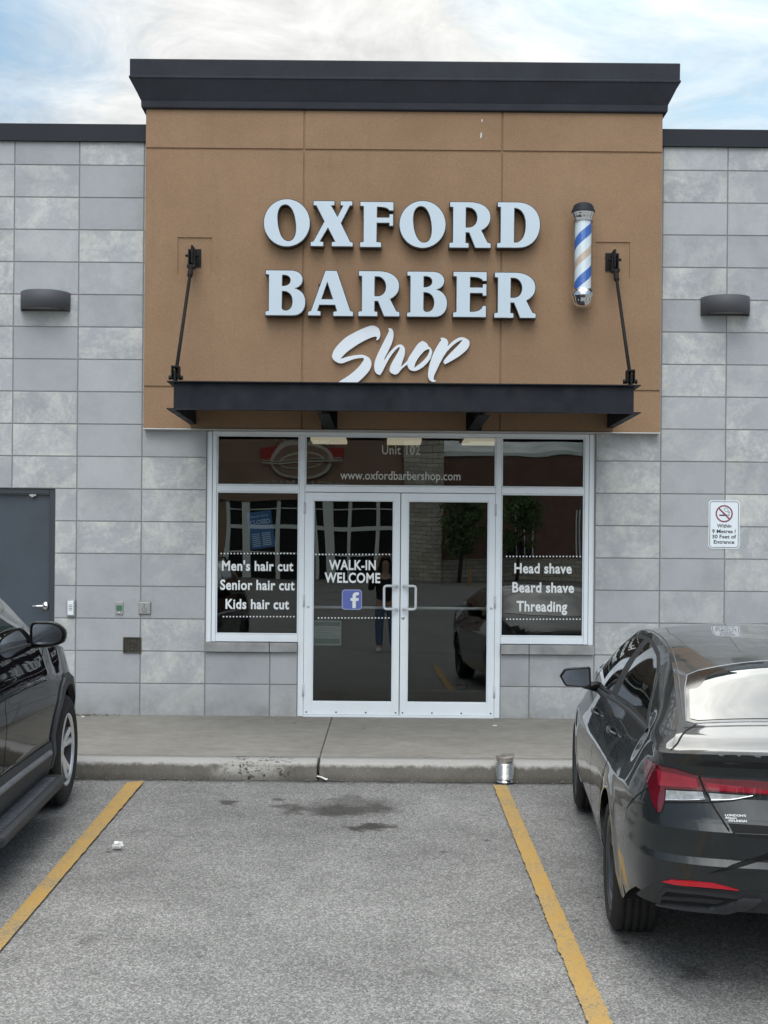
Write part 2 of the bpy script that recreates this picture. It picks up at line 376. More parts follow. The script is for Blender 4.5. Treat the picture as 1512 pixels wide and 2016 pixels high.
def kerb_mat():
    m = bpy.data.materials.new('worn_kerb_concrete'); m.use_nodes = True; t = NT(m.node_tree); b = m.node_tree.nodes['Principled BSDF']
    tc = t.n('ShaderNodeTexCoord'); v = tc.outputs['Object']; s = t.n('ShaderNodeSeparateXYZ'); t.l(v, s.inputs[0])
    a = t.noise(v, 2.2, 7, 0.65); g = t.noise(v, 90, 4, 0.75); mid = t.noise(v, 14, 6, 0.7)
    c = t.ramp(a, [(0.3, (0.140, 0.128, 0.108)), (0.7, (0.200, 0.186, 0.162))])
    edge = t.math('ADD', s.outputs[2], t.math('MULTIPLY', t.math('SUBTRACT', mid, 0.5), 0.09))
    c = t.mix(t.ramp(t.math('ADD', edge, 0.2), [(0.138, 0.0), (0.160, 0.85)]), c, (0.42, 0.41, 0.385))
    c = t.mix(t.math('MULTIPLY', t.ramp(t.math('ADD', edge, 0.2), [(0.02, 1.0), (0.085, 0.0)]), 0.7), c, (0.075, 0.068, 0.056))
    # chipped corner with dirty pits
    for (X, r) in ((-1.02, 0.30),):
        q = t.math('ABSOLUTE', t.math('SUBTRACT', t.math('ADD', s.outputs[0], t.math('MULTIPLY', t.math('SUBTRACT', mid, 0.5), 0.5)), X))
        c = t.mix(t.math('MULTIPLY', t.math('MULTIPLY', t.ramp(q, [(r * 0.6, 1.0), (r, 0.0)]), t.ramp(t.math('ADD', s.outputs[2], 0.2), [(0.06, 0.3), (0.12, 1.0)])), 0.8), c, (0.36, 0.35, 0.325))
        pit = t.ramp(t.noise(v, 24, 5, 0.7), [(0.53, 0.0), (0.60, 1.0)])
        q2 = t.math('ABSOLUTE', t.math('SUBTRACT', t.math('ADD', s.outputs[0], t.math('MULTIPLY', t.math('SUBTRACT', a, 0.5), 0.4)), X + 0.06))
        c = t.mix(t.math('MULTIPLY', t.math('MULTIPLY', pit, t.ramp(q2, [(r * 0.6, 1.0), (r * 1.05, 0.0)])), 0.92), c, (0.035, 0.032, 0.027))
    c = t.mix(1.0, c, t.ramp(g, [(0.28, 0.78), (0.72, 1.18)]), 'MULTIPLY')
    t.l(c, b.inputs['Base Color']); b.inputs['Roughness'].default_value = 0.92; b.inputs['Specular IOR Level'].default_value = 0.25
    bp = t.n('ShaderNodeBump'); bp.inputs['Strength'].default_value = 0.7; bp.inputs['Distance'].default_value = 0.006
    t.l(t.math('ADD', g, mid), bp.inputs['Height']); t.l(bp.outputs[0], b.inputs['Normal']); return m
M['kerb'] = kerb_mat()

b = MB()
ys = [300.0, -2.4, KERB_Y - 15.0, -400.0]
vs = [[b.bm.verts.new((x, y, lot_z(min(y, KERB_Y)) - (0.006 if y > KERB_Y else 0))) for x in (-300, -12, 12, 300)] for y in ys]
for A, B_ in zip(vs, vs[1:]):
    for k in range(3): b.bm.faces.new((A[k], A[k + 1], B_[k + 1], B_[k]))
b.build('parking_lot', M['asphalt'], kind='structure')

JX = -0.485
b = MB()
for x0, x1 in ((-12.0, -3.52), (-3.51, JX - 0.003), (JX + 0.003, 2.55), (2.56, 12.0)):
    bb = bmesh.new(); bmesh.ops.create_cube(bb, size=1.0)
    for v in bb.verts:
        y = 0.02 if v.co.y > 0 else -2.440
        v.co = (x0 if v.co.x < 0 else x1, y, (-0.013 if y > 0 else -0.022) if v.co.z > 0 else -0.145)
    bmesh.ops.bevel(bb, geom=[e for e in bb.edges if all(v.co.z > -0.1 for v in e.verts)], offset=0.005, segments=2, affect='EDGES')
    b.absorb(bb)
b.build('sidewalk', M['concrete'], kind='structure')

def kerb_run(b, x0, x1):
    prof = [(-2.452, -0.10), (-2.452, -0.022), (-2.58, -0.024), (-2.676, -0.027), (-2.696, -0.033), (-2.704, -0.043), (-2.707, -0.065), (-2.712, -0.10), (-2.718, -0.175)]
    n = max(2, int((x1 - x0) / 0.013)); rows = []
    for i in range(n + 1):
        x = x0 + (x1 - x0) * i / n; r = []
        for j, (y, z) in enumerate(prof):
            if 3 <= j <= 6:
                q = noise.noise(Vector((x * 9, j * 1.7, 2.0))) * 0.006 + noise.noise(Vector((x * 34, j * 3.0, 5.0))) * 0.007 + max(0, noise.noise(Vector((x * 60, j * 5.0, 8.0))) - .2) * 0.016
                chip = max(0.0, 1 - abs(x + 1.02) / 0.34); chip = chip * (0.5 + 0.9 * abs(noise.noise(Vector((x * 14, 0.3, 1.0)))))
                small = max(0.0, noise.noise(Vector((x * 3.1, 9.0, 4.0))) - 0.25)
                gap = max(0.0, 1 - abs(x - JX) / 0.05)
                k = q + chip * 0.050 + small * 0.025 + gap * 0.03
                y2 = y + max(k, -0.004) * (1.0 if j >= 4 else 0.4); z2 = z - max(k, -0.002) * (0.8 if j <= 5 else 0.2)
                r.append(b.bm.verts.new((x, y2, z2)))
            else: r.append(b.bm.verts.new((x, y, z)))
        rows.append(r)
    for A, B_ in zip(rows, rows[1:]):
        for j in range(len(prof) - 1):
            f = b.bm.faces.new((A[j], B_[j], B_[j + 1], A[j + 1])); f.smooth = True
    b.bm.faces.new(rows[0]); b.bm.faces.new(rows[-1][::-1])
b = MB(); kerb_run(b, -12, -3.53); kerb_run(b, -3.50, JX - 0.010); kerb_run(b, JX + 0.010, 2.55); kerb_run(b, 2.57, 12)
b.build('kerb', M['kerb'], kind='structure')

def paint_mat():
    m = bpy.data.materials.new('worn_yellow_paint'); m.use_nodes = True; t = NT(m.node_tree); b = m.node_tree.nodes['Principled BSDF']
    tc = t.n('ShaderNodeTexCoord'); v = tc.outputs['Object']; g = t.noise(v, 70, 4, 0.75); a = t.noise(v, 3.0, 6, 0.65)
    c = t.ramp(a, [(0.3, (0.45, 0.265, 0.060)), (0.7, (0.57, 0.36, 0.10))])
    c = t.mix(1.0, c, t.ramp(g, [(0.28, 0.72), (0.7, 1.14)]), 'MULTIPLY')
    c = t.mix(t.ramp(t.math('ADD', g, t.math('MULTIPLY', a, 0.5)), [(0.72, 0.0), (0.88, 0.85)]), c, (0.15, 0.142, 0.12))
    t.l(c, b.inputs['Base Color']); b.inputs['Roughness'].default_value = 0.8
    bp = t.n('ShaderNodeBump'); bp.inputs['Strength'].default_value = 0.7; bp.inputs['Distance'].default_value = 0.005; t.l(g, bp.inputs['Height']); t.l(bp.outputs[0], b.inputs['Normal']); return m
M['paint'] = paint_mat()
def stall_line(L0, L1, R0, R1, ext, seed):
    b = MB(); n = 420; prev = None
    for i in range(n + 1):
        f = i / n * ext
        l = L0 + (L1 - L0) * f; r = R0 + (R1 - R0) * f
        e = (r - l).normalized()
        l = l + e * (noise.noise(Vector((f * 40, seed, 0))) * 0.008 + noise.noise(Vector((f * 140, seed, 3))) * 0.008)
        r = r + e * (noise.noise(Vector((f * 40, seed, 7))) * 0.008 + noise.noise(Vector((f * 140, seed, 9))) * 0.008)
        row = [b.bm.verts.new((p.x, p.y, lot_z(p.y) + 0.004)) for p in (l, l * 0.5 + r * 0.5, r)]
        if prev:
            for k in (0, 1): b.bm.faces.new((prev[k], prev[k + 1], row[k + 1], row[k]))
        prev = row
    return b.build('painted_line', M['paint'], kind='structure')
stall_line(on_lot(250, 1541), on_lot(0, 1833), on_lot(284, 1538), on_lot(0, 1873), 1.45, 1.0)
stall_line(on_lot(971, 1546), on_lot(1158, 2016), on_lot(998, 1547), on_lot(1206, 2016), 1.25, 2.0)

# ------------------------------------------------------------------ the shop building
XC = 0.158
shop = thing('shop_building', 'grey block shop front with tall tan stucco panel and glass double doors', 'building')
PL, PR, PF = -2.306, 2.622, -0.10        # stucco panel left, right, front
OL, OR = -1.712, 2.022                   # storefront opening
def rect_sub(rs, h):
    out = []
    for (x0, x1, z0, z1) in rs:
        a0, a1, c0, c1 = max(x0, h[0]), min(x1, h[1]), max(z0, h[2]), min(z1, h[3])
        if a0 >= a1 or c0 >= c1: out.append((x0, x1, z0, z1)); continue
        if z0 < c0: out.append((x0, x1, z0, c0))
        if c1 < z1: out.append((x0, x1, c1, z1))
        if x0 < a0: out.append((x0, a0, c0, c1))
        if a1 < x1: out.append((a1, x1, c0, c1))
    return out
SD0, SD1, SDZ = -4.20, -3.168, 2.159      # service door opening
holes = [(-0.823, 1.126, -1, 2.9), (OL, OR, 0.69, 2.9), (SD0, SD1, -1, SDZ), (PL + .06, PR - .06, 2.78, 9)]
b = MB(); lay = b.bm.faces.layers.float_vector.new('blk') if hasattr(b.bm.faces.layers, 'float_vector') else None
PITCH, Z0 = 0.3112, -0.02
rb = random.Random(3)
blocks = []
for i in range(-16, 17):
    for j in range(0, 18):
        x0, x1 = XC + i * 0.6235, XC + (i + 1) * 0.6235
        z0, z1 = Z0 + j * PITCH, min(Z0 + (j + 1) * PITCH, 5.50)
        if j == 1 and x0 < OR - .1 and x1 > OL + .1: z1 = 0.605
        rs = [(x0, x1, z0, z1)]
        for h in holes: rs = rect_sub(rs, h)
        if j == 2: rs2 = []; [rs2.append(r) for r in rs]; rs = rs2
        seed = (rb.random(), rb.random(), rb.random())
        for r in rs:
            if r[1] - r[0] > 0.02 and r[3] - r[2] > 0.02: blocks.append((r, seed))
g, ch = 0.0036, 0.004
for (x0, x1, z0, z1), seed in blocks:
    if not (OL - .01 < x0 < OR + .01 and z0 > 0.55 and z1 < 0.75):
        a0, a1, c0, c1 = x0 + g, x1 - g, z0 + g, z1 - g
        o = [b.bm.verts.new(p) for p in ((a0, 0.007, c0), (a1, 0.007, c0), (a1, 0.007, c1), (a0, 0.007, c1))]
        yj = noise.noise(Vector((x0 * 3, z0 * 3, 0))) * 0.0012
        i_ = [b.bm.verts.new(p) for p in ((a0 + ch, yj, c0 + ch), (a1 - ch, yj, c0 + ch), (a1 - ch, yj, c1 - ch), (a0 + ch, yj, c1 - ch))]
        fs = [b.bm.faces.new(i_)] + [b.bm.faces.new((o[k], o[(k + 1) % 4], i_[(k + 1) % 4], i_[k])) for k in range(4)]
        for f in fs: f[lay] = seed
b.mi = 1
def back(x0, x1, z0, z1): b.box(x0, x1, 0.005, 0.30, z0, z1)
back(-9.82, SD0, Z0, 5.50); back(SD0, SD1, SDZ, 5.50); back(SD1, PL + .06, Z0, 5.50); back(PL + .06, OL, Z0, 2.78)
back(OL, -0.823, Z0, 0.605); back(1.126, OR, Z0, 0.605); back(OR, PR - .06, Z0, 2.78); back(PR - .06, 10.13, Z0, 5.50)
wall = b.build('block_wall', [M['block'], M['mortar']], shop, normals=False)

for x0, x1 in ((-9.82, PL - 0.002), (PR + 0.002, 10.13)):
    for (p0, p1) in ((x0, x1),):
        b = MB(); b.box(p0, p1, -0.030, 0.42, 5.497, 5.660, 0.004)
        b.box(p0, p1, -0.038, -0.0305, 5.490, 5.507, 0.002)
        b.build('parapet_cap', M['cap'], shop)

# stucco panel: a face of rectangles at their own depths, so the reveals are real grooves
def relief(name, xs, zs, depth, y0, yback, mats, parent):
    b = MB(); nx, nz = len(xs) - 1, len(zs) - 1
    D = [[depth(0.5 * (xs[i] + xs[i + 1]), 0.5 * (zs[j] + zs[j + 1])) for j in range(nz)] for i in range(nx)]
    for i in range(nx):
        for j in range(nz):
            y = y0 + D[i][j]
            b.poly([(xs[i], y, zs[j]), (xs[i + 1], y, zs[j]), (xs[i + 1], y, zs[j + 1]), (xs[i], y, zs[j + 1])])
            if i + 1 < nx and abs(D[i + 1][j] - D[i][j]) > 1e-6:
                y2 = y0 + D[i + 1][j]; X = xs[i + 1]; b.poly([(X, y, zs[j]), (X, y2, zs[j]), (X, y2, zs[j + 1]), (X, y, zs[j + 1])])
            if j + 1 < nz and abs(D[i][j + 1] - D[i][j]) > 1e-6:
                y2 = y0 + D[i][j + 1]; Z = zs[j + 1]; b.poly([(xs[i], y, Z), (xs[i + 1], y, Z), (xs[i + 1], y2, Z), (xs[i], y2, Z)])
    for X, i in ((xs[0], 0), (xs[-1], nx - 1)):
        for j in range(nz): b.poly([(X, y0 + D[i][j], zs[j]), (X, yback, zs[j]), (X, yback, zs[j + 1]), (X, y0 + D[i][j], zs[j + 1])])
    for Z, j in ((zs[0], 0), (zs[-1], nz - 1)):
        for i in range(nx): b.poly([(xs[i], y0 + D[i][j], Z), (xs[i + 1], y0 + D[i][j], Z), (xs[i + 1], yback, Z), (xs[i], yback, Z)])
    return b.build(name, mats, parent, merge=1e-5)
jx = [(-0.804, -0.786), (1.085, 1.103)]; jz = [(3.122, 3.144), (5.395, 5.418)]
sq = [(-1.994, -1.668, 4.212, 4.562), (1.994, 2.322, 4.205, 4.553)]
xs = sorted({PL, PR, *[q for p in jx for q in p], *[q for s in sq for q in s[:2]]}); zs = sorted({2.742, 6.10, *[q for p in jz for q in p], *[q for s in sq for q in s[2:]]})
def pdepth(x, z):
    if any(a < x < c for a, c in jx) or any(a < z < c for a, c in jz): return 0.014
    if any(s[0] < x < s[1] and s[2] < z < s[3] for s in sq): return 0.012
    return 0.0
relief('stucco_panel', xs, zs, pdepth, PF, 0.45, M['stucco'], shop)
b = MB(); b.box(PL - 0.004, PR + 0.004, PF - 0.012, -0.002, 2.726, 2.738, 0.002); b.build('drip_flashing', M['galv'], shop)

prof = [(0.002, 5.778), (0.034, 5.783), (0.040, 5.790), (0.042, 5.848), (0.050, 5.862), (0.130, 6.026), (0.141, 6.034), (0.141, 6.048), (0.133, 6.056), (0.134, 6.205), (0.128, 6.214), (-0.35, 6.225)]
b = MB(); rows = []
for p, z in prof:
    yf = PF - p; rows.append([b.bm.verts.new(q) for q in ((PL - p, 1.2, z), (PL - p, yf, z), (PR + p, yf, z), (PR + p, 1.2, z))])
for A, B_ in zip(rows, rows[1:]):
    for k in range(3): b.bm.faces.new((A[k], A[k + 1], B_[k + 1], B_[k]))
b.build('cornice', M['cornice'], shop)
b = MB(); b.box(PL + .02, PR - .02, 0.46, 1.15, 5.4, 6.20); b.box(-9.8, 10.1, 0.30, 9.0, 5.30, 5.36); b.build('roof', M['cap'], shop)

for x0, x1 in ((OL, -1.094), (-1.088, -0.826), (1.129, 1.395), (1.401, OR)): b = MB(); b.box(x0, x1, -0.052, 0.14, 0.606, 0.695, 0.006, 2); b.build('window_sill', M['stone'], shop)

# --- storefront frame
b = MB(); FY0, FY1 = 0.008, 0.12
def fr(x0, x1, z0, z1, y0=FY0, y1=FY1): b.box(x0, x1, y0, y1, z0, z1, 0.0025)
fr(OL, -1.662, 0.696, 2.725, 0.02); fr(1.972, OR, 0.696, 2.725, 0.02)
fr(-1.655, -1.616, 0.70, 2.69); fr(1.925, 1.966, 0.70, 2.69)
fr(-0.821, -0.767, Z0 + .008, 2.688); fr(1.072, 1.125, Z0 + .008, 2.688)
fr(-1.655, 1.966, 2.690, 2.725)
fr(-1.614, -0.823, 2.147, 2.206); fr(1.127, 1.923, 2.147, 2.206); fr(-0.765, 1.070, 2.149, 2.206)
fr(-1.614, -0.823, 0.702, 0.772); fr(1.127, 1.923, 0.702, 0.772)
fr(-0.765, 1.070, Z0 + .006, 0.006, -0.02, 0.13)
# slim glazing stops
for (x0, x1, z0, z1) in ((-1.614, -0.823, 2.208, 2.688), (-1.614, -0.823, 0.774, 2.145), (1.127, 1.923, 2.208, 2.688), (1.127, 1.923, 0.774, 2.145), (-0.765, 1.070, 2.208, 2.688)):
    for q in ((x0, x1, z0, z0 + .011), (x0, x1, z1 - .011, z1), (x0, x0 + .011, z0 + .012, z1 - .012), (x1 - .011, x1, z0 + .012, z1 - .012)): fr(*q, 0.016, 0.034)
frame = b.build('storefront_frame', M['alu'], shop)
for g0 in (-1.6615, 1.9660): b = MB(); b.box(g0, g0 + .0055, 0.045, 0.12, 0.70, 2.72); b.build('gasket', M['gasket'], shop)

def pane(name, x0, x1, z0, z1, parent, y=0.040):
    b = MB(); b.mi = 1; b.box(x0, x1, y, y + 0.008, z0, z1)
    bm = b.bm; bm.faces.ensure_lookup_table()
    for f in list(bm.faces):
        if abs(f.calc_center_median().y - y) < 1e-4: bm.faces.remove(f)
    nx, nz = 14, max(6, int(14 * (z1 - z0) / (x1 - x0))); sd = x0 * 7.3
    def wy(u, v): return y + 16 * u * (1 - u) * v * (1 - v) * (0.00034 * math.sin(2.6 * v * (z1 - z0) + sd) + 0.00022 * math.sin(5.0 * u + 3.1 * v + sd))
    g = [[bm.verts.new((x0 + (x1 - x0) * i / nx, wy(i / nx, j / nz), z0 + (z1 - z0) * j / nz)) for j in range(nz + 1)] for i in range(nx + 1)]
    for i in range(nx):
        for j in range(nz): f = bm.faces.new((g[i][j], g[i + 1][j], g[i + 1][j + 1], g[i][j + 1])); f.smooth = True; f.material_index = 0
    return b.build(name, [M['glass'], M['clear']], parent, normals=False)
def text_mesh(name, txt, mat, parent, fit, y, depth=0.0012, bold=0.0, space=1.0, valign='base', rot=0.0):
    """lettering fitted to fit = (x0, x1, base z, cap height); faces -Y"""
    c = bpy.data.curves.new(name, 'FONT'); c.body = txt; c.size = 1.0; c.extrude = 0.5; c.offset = bold; c.space_character = space; c.resolution_u = 4
    o = bpy.data.objects.new(name, c); COL.objects.link(o); bpy.context.view_layer.update()
    me = bpy.data.meshes.new_from_object(o.evaluated_get(bpy.context.evaluated_depsgraph_get()))
    bpy.data.objects.remove(o); bpy.data.curves.remove(c)
    caps = [v.co for v in me.vertices]; x0 = min(p.x for p in caps); x1 = max(p.x for p in caps)
    CAPH = 0.729
    sx = (fit[1] - fit[0]) / (x1 - x0); sz = fit[3] / CAPH
    for v in me.vertices:
        X = fit[0] + (v.co.x - x0) * sx; Z = fit[2] + v.co.y * sz
        v.co = (X, y - (v.co.z + 0.5) * depth, Z)
    me.materials.clear(); me.name = name
    return link_mesh(name, me, mat, parent)
def dots(name, px0, px1, py, n, parent, y=0.039):
    b = MB()
    for k in range(n):
        p = at(px0 + (px1 - px0) * k / (n - 1), py, y); h = 0.0062
        b.box(p.x - h, p.x + h, y - 0.0012, y, p.z - h, p.z + h)
    return b.build(name, M['vinyl'], parent)
def ltext(txt, px0, px1, base, cap, parent, mat='vinyl', bold=0.028, space=1.07, name='window_lettering'):
    y = 0.039; a = at(px0, base, y); c = at(px1, base, y); m = at((px0 + px1) / 2, base, y); top = at((px0 + px1) / 2, base - cap, y)
    return text_mesh(name, txt, M[mat], parent, (a.x, c.x, m.z, top.z - m.z), y, bold=bold, space=space)

tl = pane('transom_pane', -1.612, -0.825, 2.210, 2.686, shop)
tm = pane('transom_pane', -0.763, 1.068, 2.210, 2.686, shop)
tr_ = pane('transom_pane', 1.129, 1.921, 2.210, 2.686, shop)
wl = pane('window_pane', -1.612, -0.825, 0.776, 2.143, shop)
wr_ = pane('window_pane', 1.129, 1.921, 0.776, 2.143, shop)
ltext('Unit 102', 752, 827, 894.5, 18.5, tm, 'vinyl_grey', 0.008)
ltext('www.oxfordbarbershop.com', 670, 906.5, 944.5, 17.5, tm, 'vinyl_grey', 0.008, 1.02)
ltext("Men's hair cut", 437, 577.5, 1123.3, 19.5, wl); ltext('Senior hair cut', 433.5, 580, 1161, 20, wl); ltext('Kids hair cut', 444, 569, 1198.5, 19.5, wl)
dots('dotted_rule', 435.5, 579, 1089.7, 23, wl); dots('dotted_rule', 440, 578.5, 1214, 22, wl)
ltext('Head shave', 1012.5, 1125.5, 1128.3, 20, wr_); ltext('Beard shave', 1008.5, 1130, 1166, 20, wr_); ltext('Threading', 1017, 1116.5, 1203.3, 20.5, wr_)
dots('dotted_rule', 997.5, 1142, 1095.5, 23, wr_); dots('dotted_rule', 998, 1142, 1219, 23, wr_)

def rrect(x0, x1, z0, z1, r, n=6):
    out = []
    for cx, cz, a0 in ((x1 - r, z1 - r, 0), (x0 + r, z1 - r, 90), (x0 + r, z0 + r, 180), (x1 - r, z0 + r, 270)):
        for k in range(n + 1):
            a = rad(a0 + 90 * k / n); out.append((cx + r * math.cos(a), cz + r * math.sin(a)))
    return out
XZ = lambda u, v, t: (u, t, v)

def glass_door(name, x0, x1, sl, sr, parent):
    d = part_empty(name, parent)
    b = MB()
    def m(a0, a1, c0, c1, y0=0.002, y1=0.047): b.box(a0, a1, y0, y1, c0, c1, 0.003)
    m(x0, x0 + sl, 0.008, 2.143); m(x1 - sr, x1, 0.008, 2.143); m(x0 + sl, x1 - sr, 2.071, 2.143); m(x0 + sl, x1 - sr, 0.008, 0.128)
    a0, a1, c0, c1 = x0 + sl, x1 - sr, 0.128, 2.071
    for q in ((a0, a1, c0, c0 + .010), (a0, a1, c1 - .010, c1), (a0, a0 + .010, c0 + .011, c1 - .011), (a1 - .010, a1, c0 + .011, c1 - .011)): m(*q, 0.010, 0.024)
    b.build('door_frame', M['alu'], d)
    for k in range(4):
        b = MB(); X = x0 + 0.03 + (x1 - x0 - 0.06) * k / 3; b.lathe([(0.0, -0.003), (0.007, -0.002), (0.008, 0.0025)], (X, 0, 0.030), 'Y', 10); b.build('kick_screw', M['blackiron'], d)
    pane('door_pane', a0 + 0.002, a1 - 0.002, c0 + 0.002, c1 - 0.002, d, 0.026)
    return d
dl_ = glass_door('glass_door', -0.764, 0.154, 0.081, 0.063, shop)
dr_ = glass_door('glass_door', 0.1615, 1.069, 0.068, 0.065, shop)
def dtext(*a, **k): ltext(*a, **k)
ltext('WALK-IN', 647.5, 740, 1121.5, 19.5, dl_, bold=0.028, space=1.07, name='door_lettering'); ltext('WELCOME', 639, 748.5, 1146.8, 19.8, dl_, bold=0.028, space=1.07, name='door_lettering')
dots('dotted_rule', 622, 766.5, 1091.5, 23, dl_, 0.025); dots('dotted_rule', 627, 765.5, 1216.5, 22, dl_, 0.025)
for o in dl_.children:
    if o.name.startswith('door_lettering'):
        for v in o.data.vertices: v.co.y -= 0.0142
p0, p1 = at(673, 1200, 0.025), at(712.5, 1161, 0.025)
b = MB(); b.prism(rrect(p0.x, p1.x, p0.z, p1.z, 0.030), XZ, 0.025, 0.0238); b.mi = 1
b.prism(rrect(p0.x + .006, p1.x - .006, p0.z + .006, p1.z - .006, 0.025), XZ, 0.0236, 0.0232); b.mi = 2
def fpt(u, v): return (p0.x + (p1.x - p0.x) * u, p0.z + (p1.z - p0.z) * v)
fo = [(.53, .08), (.70, .08), (.70, .44), (.83, .44), (.85, .58), (.70, .58), (.70, .66), (.72, .71), (.77, .73), (.85, .73), (.85, .87), (.74, .875), (.62, .85), (.55, .78), (.53, .68), (.53, .58), (.43, .58), (.43, .44), (.53, .44)]
b.prism([fpt(*q) for q in fo], XZ, 0.0229, 0.0224)
b.build('social_icon', [M['fbrim'], M['fbblue'], M['vinyl']], dl_)
for d, xa, xb in ((dl_, 0.128, 0.004), (dr_, 0.193, 0.307)):
    b = MB(); zt, zb = 1.252, 1.030; q = 0.022 if xb > xa else -0.022
    pts = [(xa, 0.004, zt), (xa, -0.045, zt), (xa + q, -0.062, zt), (xb - q, -0.062, zt), (xb - q * .3, -0.062, zt - abs(q) * .3), (xb, -0.062, zt - abs(q)), (xb, -0.062, zb + abs(q)), (xb - q * .3, -0.062, zb + abs(q) * .3), (xb - q, -0.062, zb), (xa + q, -0.062, zb), (xa, -0.045, zb), (xa, 0.004, zb)]
    b.tube(pts, 0.0125, 14); b.build('pull_handle', M['alu2'], d)
b = MB(); b.lathe([(0, -0.010), (0.014, -0.010), (0.017, -0.004), (0.018, 0.003)], (0.190, 0, 0.945), 'Y', 18); b.lathe([(0, -0.013), (0.006, -0.012), (0.006, -0.009)], (0.190, 0, 0.945), 'Y', 12); b.build('lock_cylinder', M['steel'], dr_)
for d, X in ((dl_, -0.725), (dr_, 1.037)):
    b = MB(); b.lathe([(0, -0.004), (0.013, -0.004), (0.0145, 0.003)], (X, 0, 1.045), 'Y', 16); b.build('access_cap', M['alu2'], d)
    b = MB(); xs_ = (-0.684, 0.09) if d is dl_ else (0.23, 1.004); b.tube([(xs_[0], 0.10, 1.035), (xs_[1], 0.10, 1.035)], 0.014, 12)
    b.box(xs_[0] - .05, xs_[0] + .01, 0.047, 0.115, 1.005, 1.065, .004); b.box(xs_[1] - .01, xs_[1] + .05, 0.047, 0.115, 1.005, 1.065, .004); b.build('push_bar', M['alu2'], d)
    for z in (1.99, 1.10, 0.24):
        b = MB(); X2 = -0.7655 if d is dl_ else 1.0705
        b.tube([(X2, -0.004, z - .055), (X2, -0.004, z + .055)], 0.0085, 10); b.box(X2 - .012, X2 + .012, 0.0, 0.0075, z - .055, z + .055, .001); b.build('hinge', M['alu2'], d)

# --- dim interior seen through the glass
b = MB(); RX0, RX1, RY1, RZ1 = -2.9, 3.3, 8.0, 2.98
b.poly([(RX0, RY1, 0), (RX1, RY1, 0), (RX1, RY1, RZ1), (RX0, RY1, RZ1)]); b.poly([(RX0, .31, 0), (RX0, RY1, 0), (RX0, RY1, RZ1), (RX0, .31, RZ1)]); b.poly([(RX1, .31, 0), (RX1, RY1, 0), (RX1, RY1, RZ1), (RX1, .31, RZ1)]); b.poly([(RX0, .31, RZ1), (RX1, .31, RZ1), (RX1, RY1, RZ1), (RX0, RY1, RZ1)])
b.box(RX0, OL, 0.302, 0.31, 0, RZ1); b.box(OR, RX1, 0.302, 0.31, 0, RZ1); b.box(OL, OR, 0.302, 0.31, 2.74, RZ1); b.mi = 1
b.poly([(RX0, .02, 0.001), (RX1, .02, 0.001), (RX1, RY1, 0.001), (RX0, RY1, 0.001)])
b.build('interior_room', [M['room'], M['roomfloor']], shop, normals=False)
for px0, px1, py, Y in ((611, 681, 873.5, 3.3), (762, 830, 875.5, 3.35), (914, 990, 877, 3.3)):
    a, c = at(px0, py, Y), at(px1, py, Y); b = MB(); b.box(a.x, c.x, Y, Y + 0.55, RZ1 - .055, RZ1 - .012, .006); b.build('ceiling_light', M['tube'], shop)

# --- service door at the left
sd = part_empty('service_door', shop)
b = MB(); b.box(SD0 + .055, SD1 - .058, 0.075, 0.12, -0.01, SDZ - .055, .003); b.build('door_leaf', M['bluegrey'], sd)
b = MB(); b.box(SD1 - .055, SD1 - .002, 0.02, 0.14, -0.012, SDZ - .003, .003); b.box(SD0 + .002, SD0 + .053, 0.02, 0.14, -0.012, SDZ - .003, .003); b.box(SD0 + .054, SD1 - .056, 0.02, 0.14, SDZ - .052, SDZ - .003, .003); b.build('door_frame', M['bluegrey_dk'], sd)
h = at(89, 1193, 0.06)
b = MB(); b.lathe([(0, -0.022), (0.020, -0.022), (0.026, -0.018), (0.040, -0.012), (0.043, -0.002), (0.043, 0.0)], (h.x, 0.075, h.z), 'Y', 28)
b.tube([(h.x, 0.06, h.z), (h.x, 0.012, h.z), (h.x - .012, 0.004, h.z), (h.x - .105, 0.006, h.z), (h.x - .118, 0.016, h.z)], [.011, .011, .012, .010, .009], 12); b.build('lever_handle', M['chrome'], sd)
k = at(65, 973, 0.05); b = MB(); b.box(k.x - .035, k.x + .035, 0.035, 0.075, k.z - .02, k.z + .025, .004); b.box(k.x - .012, k.x + .012, 0.02, 0.05, k.z - .03, k.z - .012, .003); b.build('door_closer', M['galv'], sd)

# ------------------------------------------------------------------ flat outlines with holes
def bez(path, n=10):
    """path: list of ('C', c1, c2, p) or plain points"""
    out = [path[0]]
    for s in path[1:]:
        if s[0] == 'C':
            a, (c1, c2, p) = out[-1], s[1:]
            for k in range(1, n + 1):
                t = k / n; q = 1 - t
                out.append(tuple(q ** 3 * a[i] + 3 * q * q * t * c1[i] + 3 * q * t * t * c2[i] + t ** 3 * p[i] for i in (0, 1)))
        else: out.append(s)
    return out
def smooth_closed(pts, n=6):
    """closed Catmull-Rom; points with a third item are corners"""
    N = len(pts); out = []
    for i in range(N):
        p1, p2 = pts[i], pts[(i + 1) % N]; p0, p3 = pts[i - 1], pts[(i + 2) % N]
        c1, c2 = len(p1) > 2, len(p2) > 2
        for k in range(n):
            t = k / n; r = []
            for a in (0, 1):
                m1 = (p2[a] - p1[a]) * (1.0 if c1 else 0) if c1 else 0.5 * (p2[a] - p0[a])
                m2 = (p2[a] - p1[a]) if c2 else 0.5 * (p3[a] - p1[a])
                h = (2 * t ** 3 - 3 * t * t + 1) * p1[a] + (t ** 3 - 2 * t * t + t) * m1 + (-2 * t ** 3 + 3 * t * t) * p2[a] + (t ** 3 - t * t) * m2
                r.append(h)
            out.append(tuple(r))
    return out
